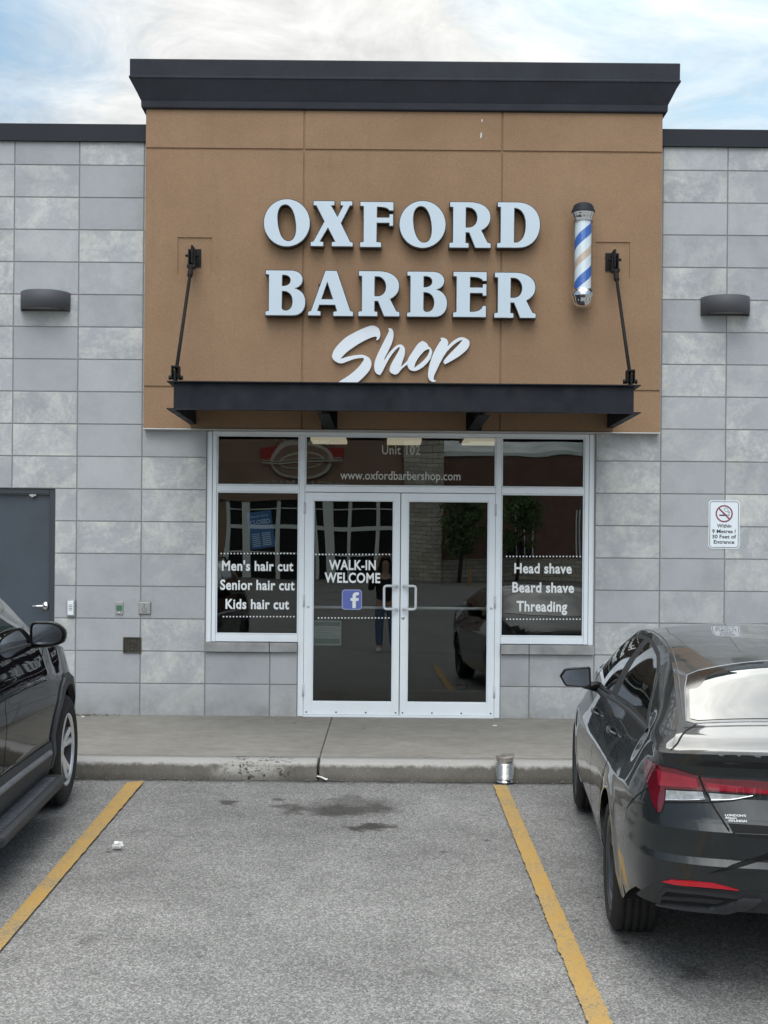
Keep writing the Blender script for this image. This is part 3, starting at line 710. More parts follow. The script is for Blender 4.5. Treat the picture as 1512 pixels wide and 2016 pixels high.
def ellipse(cx, cy, a, b, rot=0.0, n=44, p=2.0):
    out = []
    for k in range(n):
        th = 2 * math.pi * k / n; c, s = math.cos(th), math.sin(th)
        u = a * math.copysign(abs(c) ** (2 / p), c); v = b * math.copysign(abs(s) ** (2 / p), s)
        out.append((cx + u * math.cos(rot) - v * math.sin(rot), cy + u * math.sin(rot) + v * math.cos(rot)))
    return out
def plate(name, loops, y0, y1, mat, parent, offset=0.0, bevel=0.0):
    """fill loops (x, z) with holes, extruded from y0 (back) to y1 (front)"""
    c = bpy.data.curves.new(name, 'CURVE'); c.dimensions = '2D'; c.fill_mode = 'BOTH'; c.extrude = abs(y0 - y1) / 2; c.offset = offset; c.bevel_depth = bevel
    for L in loops:
        s = c.splines.new('POLY'); s.points.add(len(L) - 1); s.use_cyclic_u = True
        for p, q in zip(s.points, L): p.co = (q[0], q[1], 0, 1)
    o = bpy.data.objects.new(name, c); COL.objects.link(o); bpy.context.view_layer.update()
    me = bpy.data.meshes.new_from_object(o.evaluated_get(bpy.context.evaluated_depsgraph_get()))
    bpy.data.objects.remove(o); bpy.data.curves.remove(c)
    ym = (y0 + y1) / 2
    for v in me.vertices: v.co = (v.co.x, ym - v.co.z, v.co.y)
    me.materials.clear(); me.name = name
    for p in me.polygons: p.material_index = 0
    return link_mesh(name, me, mat, parent)

# ------------------------------------------------------------------ the sign
O_ = [ellipse(295, 316, 248, 254), ellipse(294, 316, 93, 193, rad(-8), p=2.25)]
X_ = [[(575, 83), (803, 83), (803, 131), (768, 135), (833, 248), (890, 135), (862, 131), (862, 83), (993, 83), (993, 131), (965, 135), (872, 320), (973, 517), (1001, 522), (1001, 568), (772, 568), (772, 520), (808, 515), (733, 372), (650, 513), (687, 520), (687, 568), (548, 568), (548, 520), (578, 515), (692, 302), (607, 137), (575, 133)]]
F_ = [bez([(1073, 92), (1430, 92), (1430, 187), (1383, 187), ('C', (1375, 162), (1330, 148), (1255, 148)), (1255, 258), (1383, 258), (1385, 222), (1428, 222), (1428, 350), (1385, 350), (1383, 318), (1253, 318), (1253, 518), (1302, 524), (1302, 577), (1073, 577), (1073, 524), (1110, 518), (1110, 144), (1073, 140)])]
R_ = [bez([(530, 88), (740, 88), ('C', (870, 92), (937, 160), (937, 235)), ('C', (937, 300), (905, 340), (848, 370)), (910, 490), (942, 497), (942, 545), (785, 545), (724, 393), (692, 393), (692, 492), (722, 498), (722, 545), (527, 545), (527, 496), (562, 490), (562, 143), (530, 138)]),
      bez([(692, 145), (720, 145), ('C', (770, 148), (802, 195), (802, 245)), ('C', (802, 300), (770, 340), (715, 340)), (692, 340)])]
D_ = [bez([(1005, 90), (1210, 90), ('C', (1350, 95), (1430, 190), (1430, 310)), ('C', (1430, 440), (1350, 545), (1210, 545)), (1000, 545), (1000, 498), (1035, 492), (1035, 143), (1005, 138)]),
      bez([(1173, 150), ('C', (1240, 150), (1285, 220), (1283, 315)), ('C', (1283, 430), (1240, 490), (1180, 490)), (1173, 488)])]
B_g = [bez([(65, 62), (330, 62), ('C', (410, 65), (448, 110), (448, 155)), ('C', (448, 205), (415, 235), (372, 247)), ('C', (440, 265), (478, 320), (478, 385)), ('C', (478, 470), (430, 528), (350, 528)), (65, 528), (65, 484), (98, 478), (98, 110), (65, 106)]),
       bez([(237, 113), ('C', (290, 108), (320, 130), (320, 165)), ('C', (320, 200), (290, 222), (237, 222))]),
       bez([(237, 278), ('C', (310, 275), (342, 320), (342, 385)), ('C', (342, 440), (310, 475), (270, 473)), ('C', (250, 472), (237, 460), (237, 445))])]
A_ = [[(678, 65), (798, 65), (940, 478), (970, 485), (970, 534), (762, 534), (762, 487), (798, 480), (780, 420), (620, 420), (602, 478), (635, 485), (635, 530), (502, 530), (502, 487), (532, 480)], [(700, 188), (757, 358), (643, 358)]]
E_ = [bez([(550, 80), (910, 80), (910, 180), (865, 180), ('C', (855, 150), (810, 138), (733, 138)), (733, 246), (862, 246), (865, 210), (908, 210), (908, 338), (865, 338), (862, 310), (733, 310), (733, 505), ('C', (800, 508), (855, 490), (865, 442)), (905, 442), (905, 567), (550, 567), (550, 515), (585, 508), (585, 134), (550, 130)])]
SIGN = [('O', O_, 518.9, 610.6, 391.5, 485.6), ('X', X_, 611.5, 695.4, 395.4, 485.2), ('F', F_, 708.7, 774.8, 397.0, 486.9), ('O', O_, 786.0, 877.8, 394.9, 488.5), ('R', R_, 884.6, 966.9, 397.5, 488.1), ('D', D_, 978.4, 1063.7, 397.9, 488.1),
        ('B', B_g, 522.5, 601.7, 531.9, 621.3), ('A', A_, 606.3, 696.0, 532.5, 622.4), ('R', R_, 705.2, 787.1, 533.4, 623.0), ('B', B_g, 801.1, 880.7, 534.4, 624.0), ('E', E_, 891.9, 958.5, 534.8, 624.6), ('R', R_, 972.8, 1055.4, 536.3, 626.1)]
YF = -0.225
sign = thing('shop_sign', 'raised white slab letters reading OXFORD BARBER with white script Shop beneath on tan wall', 'sign', (XC, PF, 3.9))
def rel(o): o.location = (-XC, -PF, -3.9); return o
for ch, G, x0, x1, y0, y1 in SIGN:
    xs_ = [p[0] for p in G[0]]; ys_ = [p[1] for p in G[0]]; a0, a1, c0, c1 = min(xs_), max(xs_), min(ys_), max(ys_)
    P0, P1 = at(x0, (y0 + y1) / 2, YF), at(x1, (y0 + y1) / 2, YF); Q0, Q1 = at((x0 + x1) / 2, y0, YF), at((x0 + x1) / 2, y1, YF)
    loops = [[(P0.x + (p[0] - a0) / (a1 - a0) * (P1.x - P0.x), Q0.z + (p[1] - c0) / (c1 - c0) * (Q1.z - Q0.z)) for p in L] for L in G]
    body = rel(plate('channel_letter', loops, -0.118, YF + 0.006, M['return'], sign, offset=0.0035))
    rel(plate('letter_face', loops, YF + 0.0055, YF, M['white_face'], sign, offset=-0.0035)).parent = body
    body.children[0].location = (0, 0, 0)
    cx, cz = (P0.x + P1.x) / 2, (Q0.z + Q1.z) / 2
    for dz in (-.10, .10): b = MB(); b.tube([(P0.x + .10, -.122, cz + dz), (P0.x + .10, PF + .004, cz + dz)], 0.008, 8); b.build('stand_off', M['blackiron'], body)
S_ = smooth_closed([(470, 55), (525, 78), (548, 130), (540, 178), (520, 200, 1), (508, 196), (515, 172), (490, 165), (420, 190), (320, 245), (220, 315), (158, 377, 1), (162, 383), (230, 362), (330, 346), (390, 349), (440, 380), (460, 430), (445, 490), (400, 548), (340, 605), (270, 655), (190, 690), (110, 700), (80, 680), (90, 650), (150, 605), (250, 540), (330, 468), (380, 402), (385, 378, 1), (360, 375), (290, 386), (220, 412), (160, 430), (110, 415), (75, 380), (72, 340), (110, 268), (200, 178), (300, 120), (400, 74)])
H_ = smooth_closed([(627, 88, 1), (640, 80), (668, 95), (680, 150), (665, 220), (630, 300), (592, 375), (588, 397, 1), (640, 320), (700, 260), (750, 243), (788, 275), (790, 340), (765, 420), (752, 464, 1), (790, 430), (824, 396, 1), (826, 432, 1), (765, 480), (725, 528), (690, 540), (650, 520), (640, 490), (660, 430), (700, 360), (738, 290), (742, 268, 1), (715, 280), (660, 345), (610, 430), (570, 510), (545, 547, 1), (510, 530), (490, 490), (492, 420), (525, 330), (580, 220), (630, 118), (632, 100, 1)])
Oo = [smooth_closed([(968, 206, 1), (1005, 228), (1030, 264, 1), (1052, 285), (1062, 325), (1040, 390), (990, 450), (930, 493), (880, 506), (838, 490), (817, 447), (822, 390), (870, 310), (920, 238)]), smooth_closed([(1032, 290), (1035, 312), (1010, 362), (960, 417), (908, 458), (886, 474, 1), (895, 430), (930, 370), (980, 312), (1012, 292)])]
P_ = smooth_closed([(1145, 180, 1), (1165, 175), (1205, 190), (1222, 225), (1215, 262, 1), (1270, 210), (1330, 175), (1380, 175), (1425, 202), (1432, 240), (1410, 290), (1340, 352), (1260, 402), (1190, 440, 1), (1176, 420), (1190, 388), (1250, 322), (1320, 250), (1365, 200, 1), (1338, 204), (1270, 250), (1210, 312), (1160, 390), (1110, 490), (1080, 560), (1080, 596, 1), (1098, 600), (1088, 613), (1060, 612), (1030, 585), (1022, 530), (1040, 430), (1080, 320), (1130, 230), (1152, 200)])
def scr(L, dy=0): return [(lambda p: (p.x, p.z))(at(640 + u / 5.04, 630 + v / 5.04, -0.145)) for u, v in L]
for loops in ([S_], [H_], Oo, [P_]):
    o = rel(plate('script_letter', [scr(L) for L in loops], -0.128, -0.145 + (0.0006 if loops is Oo else 0), M['white_cut'], sign))

# ------------------------------------------------------------------ steel canopy on tie rods
can = thing('steel_canopy', 'flat dark steel channel canopy hung over the shop doors on two rods', 'canopy', (XC, PF, 2.9))
def off(o, t=can): o.location = -Vector(t.location); return o
CX0, CX1, CYF, CZ0, CZ1 = -1.864, 2.178, -1.45, 2.776, 3.018
b = MB(); fw, th = 0.052, 0.009
b.box(CX0, CX1, CYF, CYF + fw, CZ0, CZ0 + th); b.box(CX0, CX1, CYF, CYF + fw, CZ1 - th, CZ1); b.box(CX0 + fw, CX1 - fw, CYF + fw, CYF + fw + .010, CZ0, CZ1)
off(b.build('front_channel', M['blacksteel'], can))
for s in (0, 1):
    b = MB()
    xa, xb, xw = (CX0, CX0 + fw, CX0 + fw) if s == 0 else (CX1 - fw, CX1, CX1 - fw - .010)
    for z in (CZ0, CZ1 - th): b.box(xa, xb, CYF + fw + .002, PF - 0.004, z, z + th)
    b.box(xw, xw + .010, CYF + fw + .012, PF - 0.004, CZ0, CZ1)
    off(b.build('side_channel', M['blacksteel'], can))
b = MB(); b.box(CX0 + fw + .012, CX1 - fw - .012, CYF + fw + .012, PF - .006, 2.945, 2.957); off(b.build('canopy_deck', M['blacksteel'], can))
for X in (-0.530, 0.845):
    b = MB(); b.box(X - .008, X + .008, CYF + fw + .013, PF - .005, 2.757, 2.943); b.box(X - .052, X + .052, CYF + fw + .013, PF - .005, 2.748, 2.757); b.box(X - .075, X + .075, PF - .02, PF - .0035, 2.742, 2.93)
    off(b.build('rafter', M['blackiron'], can))
for px0, py0, px1, py1 in ((380, 506, 346, 735), (1208, 514, 1241, 741)):
    T = at(px0, py0, PF - .05); L = at(px1, py1, -1.33)
    r = part_empty('tie_rod', can); off(r)
    sg = 1 if px0 > 756 else -1
    b = MB(); b.box(T.x - .058 - sg * .012, T.x + .058 - sg * .012, PF - .012 + .012, PF + .004, T.z - .085, T.z + .088, .002)
    b.box(T.x - .011, T.x + .011, PF - .13, PF + .002, T.z - .075, T.z + .095, .002)
    for q in (-.032, .020): b.box(T.x + q, T.x + q + .012, PF - .16, PF - .05, T.z - .105, T.z + .05, .002)
    b.tube([(T.x - .062, PF - .105, T.z + .0), (T.x + .062, PF - .105, T.z + .0)], .013, 10)
    b.box(T.x - .040, T.x + .040, PF - .175, PF - .105, T.z - .125, T.z - .098, .002); b.build('wall_bracket', M['blackiron'], r)
    A = Vector((T.x + sg * 0.004, PF - .135, T.z - .11)); Bp = Vector((L.x, -1.31, L.z + .02)); dv = (Bp - A).normalized()
    b = MB(); b.tube([A, A + dv * .15, A + dv * .16], [.025, .025, .017], 12); b.tube([A + dv * .155, Bp], .0155, 12); b.build('rod', M['ironrod'], r)
    b = MB(); zc = CZ1 + .07
    for q in (-.034, .024): b.box(L.x + q, L.x + q + .010, -1.375, -1.275, zc - .045, zc + .072, .003)
    b.box(L.x - .024, L.x + .024, -1.36, -1.29, zc + .055, zc + .073, .002); b.box(L.x - .009, L.x + .009, -1.39, -1.26, CZ1 - .002, zc + .03, .002)
    b.tube([(L.x - .062, -1.325, zc - .028), (L.x + .062, -1.325, zc - .028)], .0095, 10)
    for q in (-.050, .050): b.lathe([(0, -.010), (.021, -.010), (.021, .010), (0, .010)], (L.x + q, -1.325, zc - .028), 'X', 6, smooth=False)
    b.build('clevis', M['blackiron'], r)

# ------------------------------------------------------------------ barber pole
def pole_mat():
    m = bpy.data.materials.new('faded_helical_stripes'); m.use_nodes = True; t = NT(m.node_tree); b = m.node_tree.nodes['Principled BSDF']
    tc = t.n('ShaderNodeTexCoord'); s = t.n('ShaderNodeSeparateXYZ'); t.l(tc.outputs['Object'], s.inputs[0])
    ang = t.math('DIVIDE', t.math('ARCTAN2', s.outputs[0], t.math('MULTIPLY', s.outputs[1], -1.0)), 2 * math.pi)
    f = t.math('FRACT', t.math('ADD', t.math('SUBTRACT', t.math('DIVIDE', s.outputs[2], 0.405), ang), 10.43))
    c = t.ramp(f, [(0.0, (0.80, 0.86, 0.90)), (0.27, (0.66, 0.49, 0.38)), (0.47, (0.80, 0.86, 0.90)), (0.74, (0.045, 0.145, 0.52))], 'CONSTANT')
    c = t.mix(t.ramp(s.outputs[2], [(0.12, 0.0), (0.30, 0.75)]), c, t.mix(t.math('MULTIPLY', t.math('LESS_THAN', f, 0.47), t.math('GREATER_THAN', f, 0.27)), c, (0.72, 0.74, 0.72)))
    t.l(c, b.inputs['Base Color']); b.inputs['Roughness'].default_value = 0.4; return m
M['stripes'] = pole_mat()
pt, pb = at(1149, 400, -.26), at(1146, 606, -.26)
PX, PY = (pt.x + pb.x) / 2, -0.26
bp_ = thing('barber_pole', 'blue and white striped barber pole with dark dome cap and chrome ends', 'barber pole', (PX, PY, pb.z))
H = pt.z - pb.z
k = H / 206.0
def zz(py): return (606 - py) * k
b = MB(); b.lathe([(.078, zz(570)), (.078, zz(434))], (0, 0, 0), n=40); cyl = b.build('striped_cylinder', M['stripes'], bp_)
cyl.data.transform(Matrix.Translation((0, 0, -zz(502)))); cyl.location = (0, 0, zz(502))
M['tubeclear'] = glass_mat('pole_glass', (0.93, 0.95, 0.95), 1.0)
b = MB(); b.lathe([(.092, zz(571)), (.092, zz(433))], (0, 0, 0), n=40); b.build('glass_tube', M['tubeclear'], bp_)
b = MB(); b.lathe([(.089, zz(437)), (.094, zz(434)), (.094, zz(430)), (.101, zz(429)), (.101, zz(426)), (.106, zz(424)), (.111, zz(421)), (.112, zz(418)), (.108, zz(415)), (.098, zz(413.5)), (.0, zz(413))], (0, 0, 0), n=40); b.build('top_ring', M['chrome'], bp_)
b = MB(); b.lathe([(.112, zz(420.5)), (.1125, zz(418)), (.1085, zz(415)), (.101, zz(412.5)), (.098, zz(409)), (.085, zz(404)), (.062, zz(401.2)), (.035, zz(400.2)), (.0, zz(400))], (0, 0, 0), n=40); b.build('dome_cap', M['cap'], bp_)
b = MB(); b.lathe([(0, zz(570)), (.089, zz(570)), (.094, zz(571)), (.094, zz(574)), (.103, zz(575)), (.108, zz(578)), (.111, zz(582)), (.107, zz(586)), (.098, zz(587.5)), (.093, zz(589)), (.090, zz(594)), (.075, zz(600.5)), (.05, zz(604.5)), (.02, zz(606)), (0, zz(606))], (0, 0, 0), n=40); b.build('chrome_base', M['chrome'], bp_)
b = MB()
for z in (zz(425), zz(580)): b.box(-.03, .03, .085, -PY + PF - .001, z - .02, z + .02, .004)
b.box(-.045, .045, -PY + PF - .008, -PY + PF - .0005, zz(590), zz(415), .002); b.build('wall_bracket', M['chrome'], bp_)

# ------------------------------------------------------------------ wall lamps (half drums open underneath)
def wall_lamp(px0, px1, py0, py1, label):
    a, c = at(px0, (py0 + py1) / 2, -.02), at(px1, (py0 + py1) / 2, -.02)
    z1, z0 = at((px0 + px1) / 2, py0 + 9, -.03).z, at((px0 + px1) / 2, py1 - 1, -.03).z
    cx, w = (a.x + c.x) / 2, (c.x - a.x) / 2
    o = thing('wall_lamp', label, 'wall lamp', (cx, 0, z0), group='half drum wall lamps on the block walls')
    h = z1 - z0; dep = 0.215
    def arc(q, k=1.0): return [(-w * k * math.cos(math.pi * i / 24), -0.004 - dep * k * math.sin(math.pi * i / 24)) for i in range(25)]
    b = MB(); A, I = arc(0), arc(0, .945)
    vo0 = [b.bm.verts.new((x, y, 0)) for x, y in A]; vo1 = [b.bm.verts.new((x, y, h - .004)) for x, y in A]; vt = [b.bm.verts.new((x * .985, y * .985, h)) for x, y in A]
    vi0 = [b.bm.verts.new((x, y, 0)) for x, y in I]; vi1 = [b.bm.verts.new((x, y, h * .8)) for x, y in I]
    for i in range(24):
        for P, Q, s in ((vo0, vo1, 1), (vo1, vt, 1), (vi0, vi1, 1), (vo0, vi0, 0)):
            f = b.bm.faces.new((P[i], P[i + 1], Q[i + 1], Q[i])); f.smooth = bool(s)
    b.bm.faces.new(vt); b.bm.faces.new(vi1); b.box(-w, w, -.004, -.0005, .0, h)
    b.build('lamp_housing', M['lamp'], o)
    b = MB(); L = arc(0, .90); f0 = [b.bm.verts.new((x, y, .022)) for x, y in L]; f1 = [b.bm.verts.new((x, y, .030)) for x, y in L]
    b.bm.faces.new(f0); b.bm.faces.new(f1[::-1])
    for i in range(25): b.bm.faces.new((f0[i], f0[(i + 1) % 25], f1[(i + 1) % 25], f1[i]))
    b.build('lamp_lens', M['lens'], o)
wall_lamp(41, 138, 567, 613, 'dark grey half drum wall lamp on blocks above the blue grey service door')
wall_lamp(1380, 1476, 577, 622, 'dark grey half drum wall lamp on blocks above the no smoking sign')

# ------------------------------------------------------------------ no smoking sign
s0, s1 = at(1394.5, 1080, -.004), at(1456.5, 985.5, -.004)
ns = thing('no_smoking_sign', 'white no smoking sign with red ring and black wording on the right block wall', 'sign', ((s0.x + s1.x) / 2, 0, s0.z))
ox, oz = (s0.x + s1.x) / 2, s0.z; W, Hs = (s1.x - s0.x), (s1.z - s0.z)
def sp(u, v): return ((u - .5) * W, (1 - v) * Hs)       # u, v from the top left of the sign
b = MB(); b.prism(rrect(-W / 2, W / 2, 0, Hs, .032), XZ, -0.001, -0.005); b.build('sign_plate', M['sign_white'], ns)
plate('border_line', [rrect(-W / 2 + .010, W / 2 - .010, .010, Hs - .010, .026), rrect(-W / 2 + .0155, W / 2 - .0155, .0155, Hs - .0155, .021)], -.0048, -.0056, M['ink'], ns)
cu = sp(.5, .275); R_o, R_i = .083, .069
plate('red_ring', [ellipse(cu[0], cu[1], R_o, R_o), ellipse(cu[0], cu[1], R_i, R_i)], -.0048, -.0060, M['signred'], ns)
d45 = lambda a, o: (cu[0] + a * .7071 + o * .7071, cu[1] - a * .7071 + o * .7071)
plate('red_slash', [[d45(-.073, -.0075), d45(.073, -.0075), d45(.073, .0075), d45(-.073, .0075)]], -.0048, -.0063, M['signred'], ns)
b = MB(); b.box(cu[0] - .048, cu[0] + .032, -.0056, -.0048, cu[1] - .022, cu[1] - .008); b.box(cu[0] + .040, cu[0] + .050, -.0056, -.0048, cu[1] - .022, cu[1] - .008); b.build('cigarette_mark', M['ink'], ns)
b = MB(); b.tube([(cu[0] + q[0], -.0052, cu[1] + q[1]) for q in ((.046, -.004), (.046, .012), (.036, .020), (.018, .020), (.006, .030), (.000, .046), (.008, .058), (.020, .052))], .0022, 6)
b.tube([(cu[0] + q[0], -.0052, cu[1] + q[1]) for q in ((.052, .004), (.048, .022), (.034, .032), (.036, .044), (.030, .054), (.018, .056))], .0018, 6); b.build('smoke_mark', M['ink'], ns)
for txt, u0, u1, v in (('Within', .27, .735, .562), ('9 Metres /', .115, .89, .676), ('30 Feet of', .115, .89, .786), ('Entrance', .17, .835, .895)):
    a, c = sp(u0, v), sp(u1, v); text_mesh('sign_lettering', txt, M['ink'], ns, (a[0], c[0], a[1], .0355), -.0052, .0006, bold=0.022)
for v in (.045, .955): b = MB(); q = sp(.5, v); b.lathe([(0, -.008), (.004, -.0075), (.005, -.0045)], (q[0], 0, q[1]), 'Y', 10); b.build('fixing_bolt', M['steel'], ns)

# ------------------------------------------------------------------ small wall fittings
def fitting(name, label, cat, px0, py0, px1, py1, dep, mat, parts):
    a, c = at(px0, py1, -dep), at(px1, py0, -dep); W, Hh = c.x - a.x, c.z - a.z
    o = thing(name, label, cat, ((a.x + c.x) / 2, 0, a.z)); b = MB(); b.box(-W / 2, W / 2, -dep, -.001, 0, Hh, min(dep * .3, .006), 2); b.build('back_box', mat, o)
    parts(o, W, Hh, dep); return o
M['green'] = pmat('green_label', (0.05, 0.16, 0.085), 0.5); M['dullsteel'] = pmat('dull_steel', (0.36, 0.36, 0.355), 0.42, metal=0.8, var=0.1, vscale=30); M['dullsteel2'] = pmat('dark_dull_steel', (0.20, 0.20, 0.195), 0.5, metal=0.6)
M['bronze'] = pmat('dark_bronze', (0.070, 0.064, 0.052), 0.55, metal=0.3, var=0.15, vscale=20); M['bronze_dk'] = pmat('shadow_bronze', (0.035, 0.032, 0.026), 0.6)
M['paper'] = pmat('white_paper', (0.74, 0.74, 0.72), 0.8)
def p_inter(o, W, H, d):
    b = MB(); b.box(-W * .36, W * .36, -d - .016, -d + .001, H * .10, H * .93, .005, 2); b.build('clear_cover', M['sign_white'], o)
    b = MB()
    for k in range(4): b.box(-W * .22, W * .22, -d - .0175, -d - .0155, H * (.38 + .1 * k), H * (.42 + .1 * k))
    b.build('label_print', M['dullsteel2'], o)
fitting('intercom_box', 'small pale intercom box on the blocks beside the blue grey door handle', 'intercom', 131, 1181, 148, 1214, .03, M['dullsteel'], p_inter)
def p_key(o, W, H, d):
    b = MB(); b.box(-W * .38, W * .38, -d - .002, -d + .001, H * .30, H * .72); b.build('green_label', M['green'], o)
    b = MB(); b.lathe([(0, -d - .006), (.008, -d - .005), (.009, -d + .001)], (0, 0, H * .14), 'Y', 12); b.build('key_cylinder', M['steel'], o)
fitting('key_switch', 'narrow steel key switch plate with green label beside the access button', 'switch', 227, 1185, 242.5, 1210, .012, M['dullsteel'], p_key)
def p_ada(o, W, H, d):
    b = MB(); b.box(-W * .47, W * .47, -d - .010, -d + .001, H * .04, H * .96, .004, 2); b.build('push_plate', M['dullsteel'], o)
    b = MB(); y = -d - .0115
    b.lathe([(0, y - .001), (.006, y - .001), (.006, y + .002)], (-.004, 0, H * .78), 'Y', 10)
    b.tube([(-.004, y, H * .72), (-.002, y, H * .50), (.014, y, H * .50), (.020, y, H * .36), (.026, y, H * .37)], .0028, 6)
    b.tube([(-.012 + .019 * math.cos(rad(120 + 22 * q)) + .008, y, H * .44 + .019 * math.sin(rad(120 + 22 * q))) for q in range(11)], .0022, 6)
    b.box(-.026, .026, y, y + .002, H * .16, H * .22); b.build('wheelchair_mark', M['dullsteel2'], o)
fitting('access_button', 'square steel push plate with wheelchair mark left of the shop window', 'button', 273, 1185, 297, 1209.5, .014, M['dullsteel2'], p_ada)
def p_hyd(o, W, H, d):
    b = MB(); t_ = .012
    for q in ((-W / 2, W / 2, 0, t_), (-W / 2, W / 2, H - t_, H), (-W / 2, -W / 2 + t_, t_, H - t_), (W / 2 - t_, W / 2, t_, H - t_)): b.box(q[0], q[1], -d - .012, -d + .001, q[2], q[3], .002)
    b.build('rim', M['bronze'], o)
    b = MB()
    for k in range(5): X = -W * .34 + W * .17 * k; b.box(X - .006, X + .006, -d - .007, -d + .001, t_ + .004, H - t_ - .004, .002)
    b.build('grille', M['bronze'], o)
    b = MB(); b.lathe([(.026, -d - .012), (.030, -d - .015), (.034, -d - .012), (.034, -d - .004)], (0, 0, H * .56), 'Y', 20); b.box(-.02, .02, -d - .011, -d - .005, H * .16, H * .3, .002); b.build('outlet', M['bronze'], o)
fitting('hydrant_cabinet', 'dark bronze hydrant outlet set low in the blocks left of the window sill', 'hydrant box', 242.5, 1254.5, 278.5, 1285.5, .006, M['bronze_dk'], p_hyd)

# ------------------------------------------------------------------ notices hung inside the glass
M['posterblue'] = pmat('blue_poster', (0.035, 0.12, 0.30), 0.6); M['postertext'] = pmat('pale_poster_print', (0.40, 0.52, 0.62), 0.6)
M['noticegreen'] = pmat('notice_green', (0.06, 0.12, 0.085), 0.6); M['noticepaper'] = pmat('notice_paper', (0.26, 0.29, 0.30), 0.7)
c0 = at(514, 1043, 0.075)
cs = thing('closed_sign', 'tilted blue CLOSED sign with opening hours hung inside the left window', 'sign', (c0.x, 0.075, c0.z), (0, rad(-8), 0))
w, hh = .118, .178
b = MB(); b.box(-w, w, -.002, .002, -hh, hh, .001); b.build('card', M['posterblue'], cs)
b = MB()
for k in range(7): b.box(.000, .085, -.0032, -.002, -.035 - .019 * k - .005, -.035 - .019 * k + .004); b.box(-.095, -.02, -.0032, -.002, -.035 - .019 * k - .005, -.035 - .019 * k + .003)
b.build('hours_print', M['postertext'], cs)
text_mesh('sign_lettering', "Sorry we're", M['postertext'], cs, (-.085, .085, .125, .022), -.002, .001, bold=.01); text_mesh('sign_lettering', 'CLOSED', M['postertext'], cs, (-.098, .098, .055, .045), -.002, .001, bold=.02)
a, c = at(616, 1270, .05), at(672, 1222, .05)
nt = thing('paper_notice', 'small notice with green header and footer taped inside the left door', 'notice', ((a.x + c.x) / 2, .048, a.z))
W, Hn = c.x - a.x, c.z - a.z
b = MB(); b.box(-W / 2, W / 2, -.001, .001, 0, Hn); b.build('sheet', M['noticepaper'], nt)
b = MB(); b.box(-W * .46, W * .46, -.002, -.001, Hn * .78, Hn * .95); b.box(-W * .46, W * .46, -.002, -.001, Hn * .06, Hn * .27); b.build('green_band', M['noticegreen'], nt)
b = MB()
for k in range(5): b.box(-W * .40, W * (.40 - .08 * (k % 3)), -.002, -.001, Hn * (.34 + .085 * k), Hn * (.355 + .085 * k))
b.build('print_line', M['noticegreen'], nt)

# ------------------------------------------------------------------ litter
def tin_mat():
    m = pmat('ribbed_tin', (0.72, 0.72, 0.70), 0.20, metal=1.0); t = NT(m.node_tree); b = m.node_tree.nodes['Principled BSDF']
    tc = t.n('ShaderNodeTexCoord'); s = t.n('ShaderNodeSeparateXYZ'); t.l(tc.outputs['Object'], s.inputs[0])
    rust = t.math('MULTIPLY', t.ramp(t.math('ADD', s.outputs[2], t.math('MULTIPLY', t.noise(tc.outputs['Object'], 30, 4), 0.05)), [(0.185, 0.0), (0.225, 1.0)]), 0.8)
    t.l(t.mix(rust, (0.72, 0.72, 0.70), (0.16, 0.085, 0.04)), b.inputs['Base Color']); t.l(t.math('SUBTRACT', 1.0, rust), b.inputs['Metallic']); return m
p = on_lot(994, 1540); tin = thing('tin_can', 'large open ribbed tin can standing at the kerb end of a yellow line', 'tin can', (p.x, p.y + .02, lot_z(p.y)))
r = .071; prof = [(0, .004), (r - .004, .004), (r - .001, .0), (r + .0015, .001), (r + .0015, .005), (r - .0012, .007), (r - .001, .026)]
for k in range(13 * 8 + 1): prof.append((r - .001 + .0016 * math.sin(k * math.pi / 4), .028 + .118 * k / 104))
prof += [(r - .001, .150), (r - .001, .182), (r + .002, .186), (r + .002, .191), (r - .002, .191), (r - .003, .186), (r - .003, .012), (0, .012)]
b = MB(); b.lathe(prof, (0, 0, 0), n=48); b.build('can_body', tin_mat(), tin)
b = MB()
b.lathe([(0, 0), (.064, 0), (.066, .002), (.064, .004), (0, .004)], (0, 0, 0), n=32); lid = b.build('cut_lid', pmat('rusty_lid', (0.42, 0.38, 0.33), 0.4, metal=0.8, var=0.4, vscale=20), tin)
lid.location = (.012, .012, .188); lid.rotation_euler = (rad(10), rad(-10), 0)
def crumple(name, label, cat, p, r, flat, mat, seed, n=3):
    b = bmesh.new(); bmesh.ops.create_icosphere(b, subdivisions=n, radius=1.0)
    for v in b.verts:
        q = v.co.copy(); f = 1 + .45 * noise.noise(q * 1.7 + Vector((seed, 0, 0))) + .28 * noise.noise(q * 4.5 + Vector((0, seed, 0))); q *= f
        v.co = Vector((q.x * r, q.y * r * .8, max(q.z, -.75) * r * flat))
    zm = min(v.co.z for v in b.verts)
    for v in b.verts: v.co.z -= zm
    mb = MB(); mb.absorb(b, smooth=False); o = mb.build(name, mat); o.location = p; return tag(o, label, cat)
p = on_lot(232, 1670); crumple('crumpled_paper', 'white crumpled paper ball lying on the asphalt beside the left yellow line', 'litter', p, .030, .8, M['paper'], 2.0)
p = on_lot(629, 1535); b = MB(); n = 14
top, bot = [], []
for i in range(n + 1):
    f = i / n; x = -.062 + .124 * f; y = .035 - .05 * f + .012 * math.sin(f * 5); z = .006 + .016 * abs(math.sin(f * 3.0 + .4)) + (.014 if f < .12 else 0)
    top.append([b.bm.verts.new((x, y + s, z + (.004 if s > 0 else 0))) for s in (-.014, .014)]); bot.append([b.bm.verts.new((x, y + s, z - .003)) for s in (-.014, .014)])
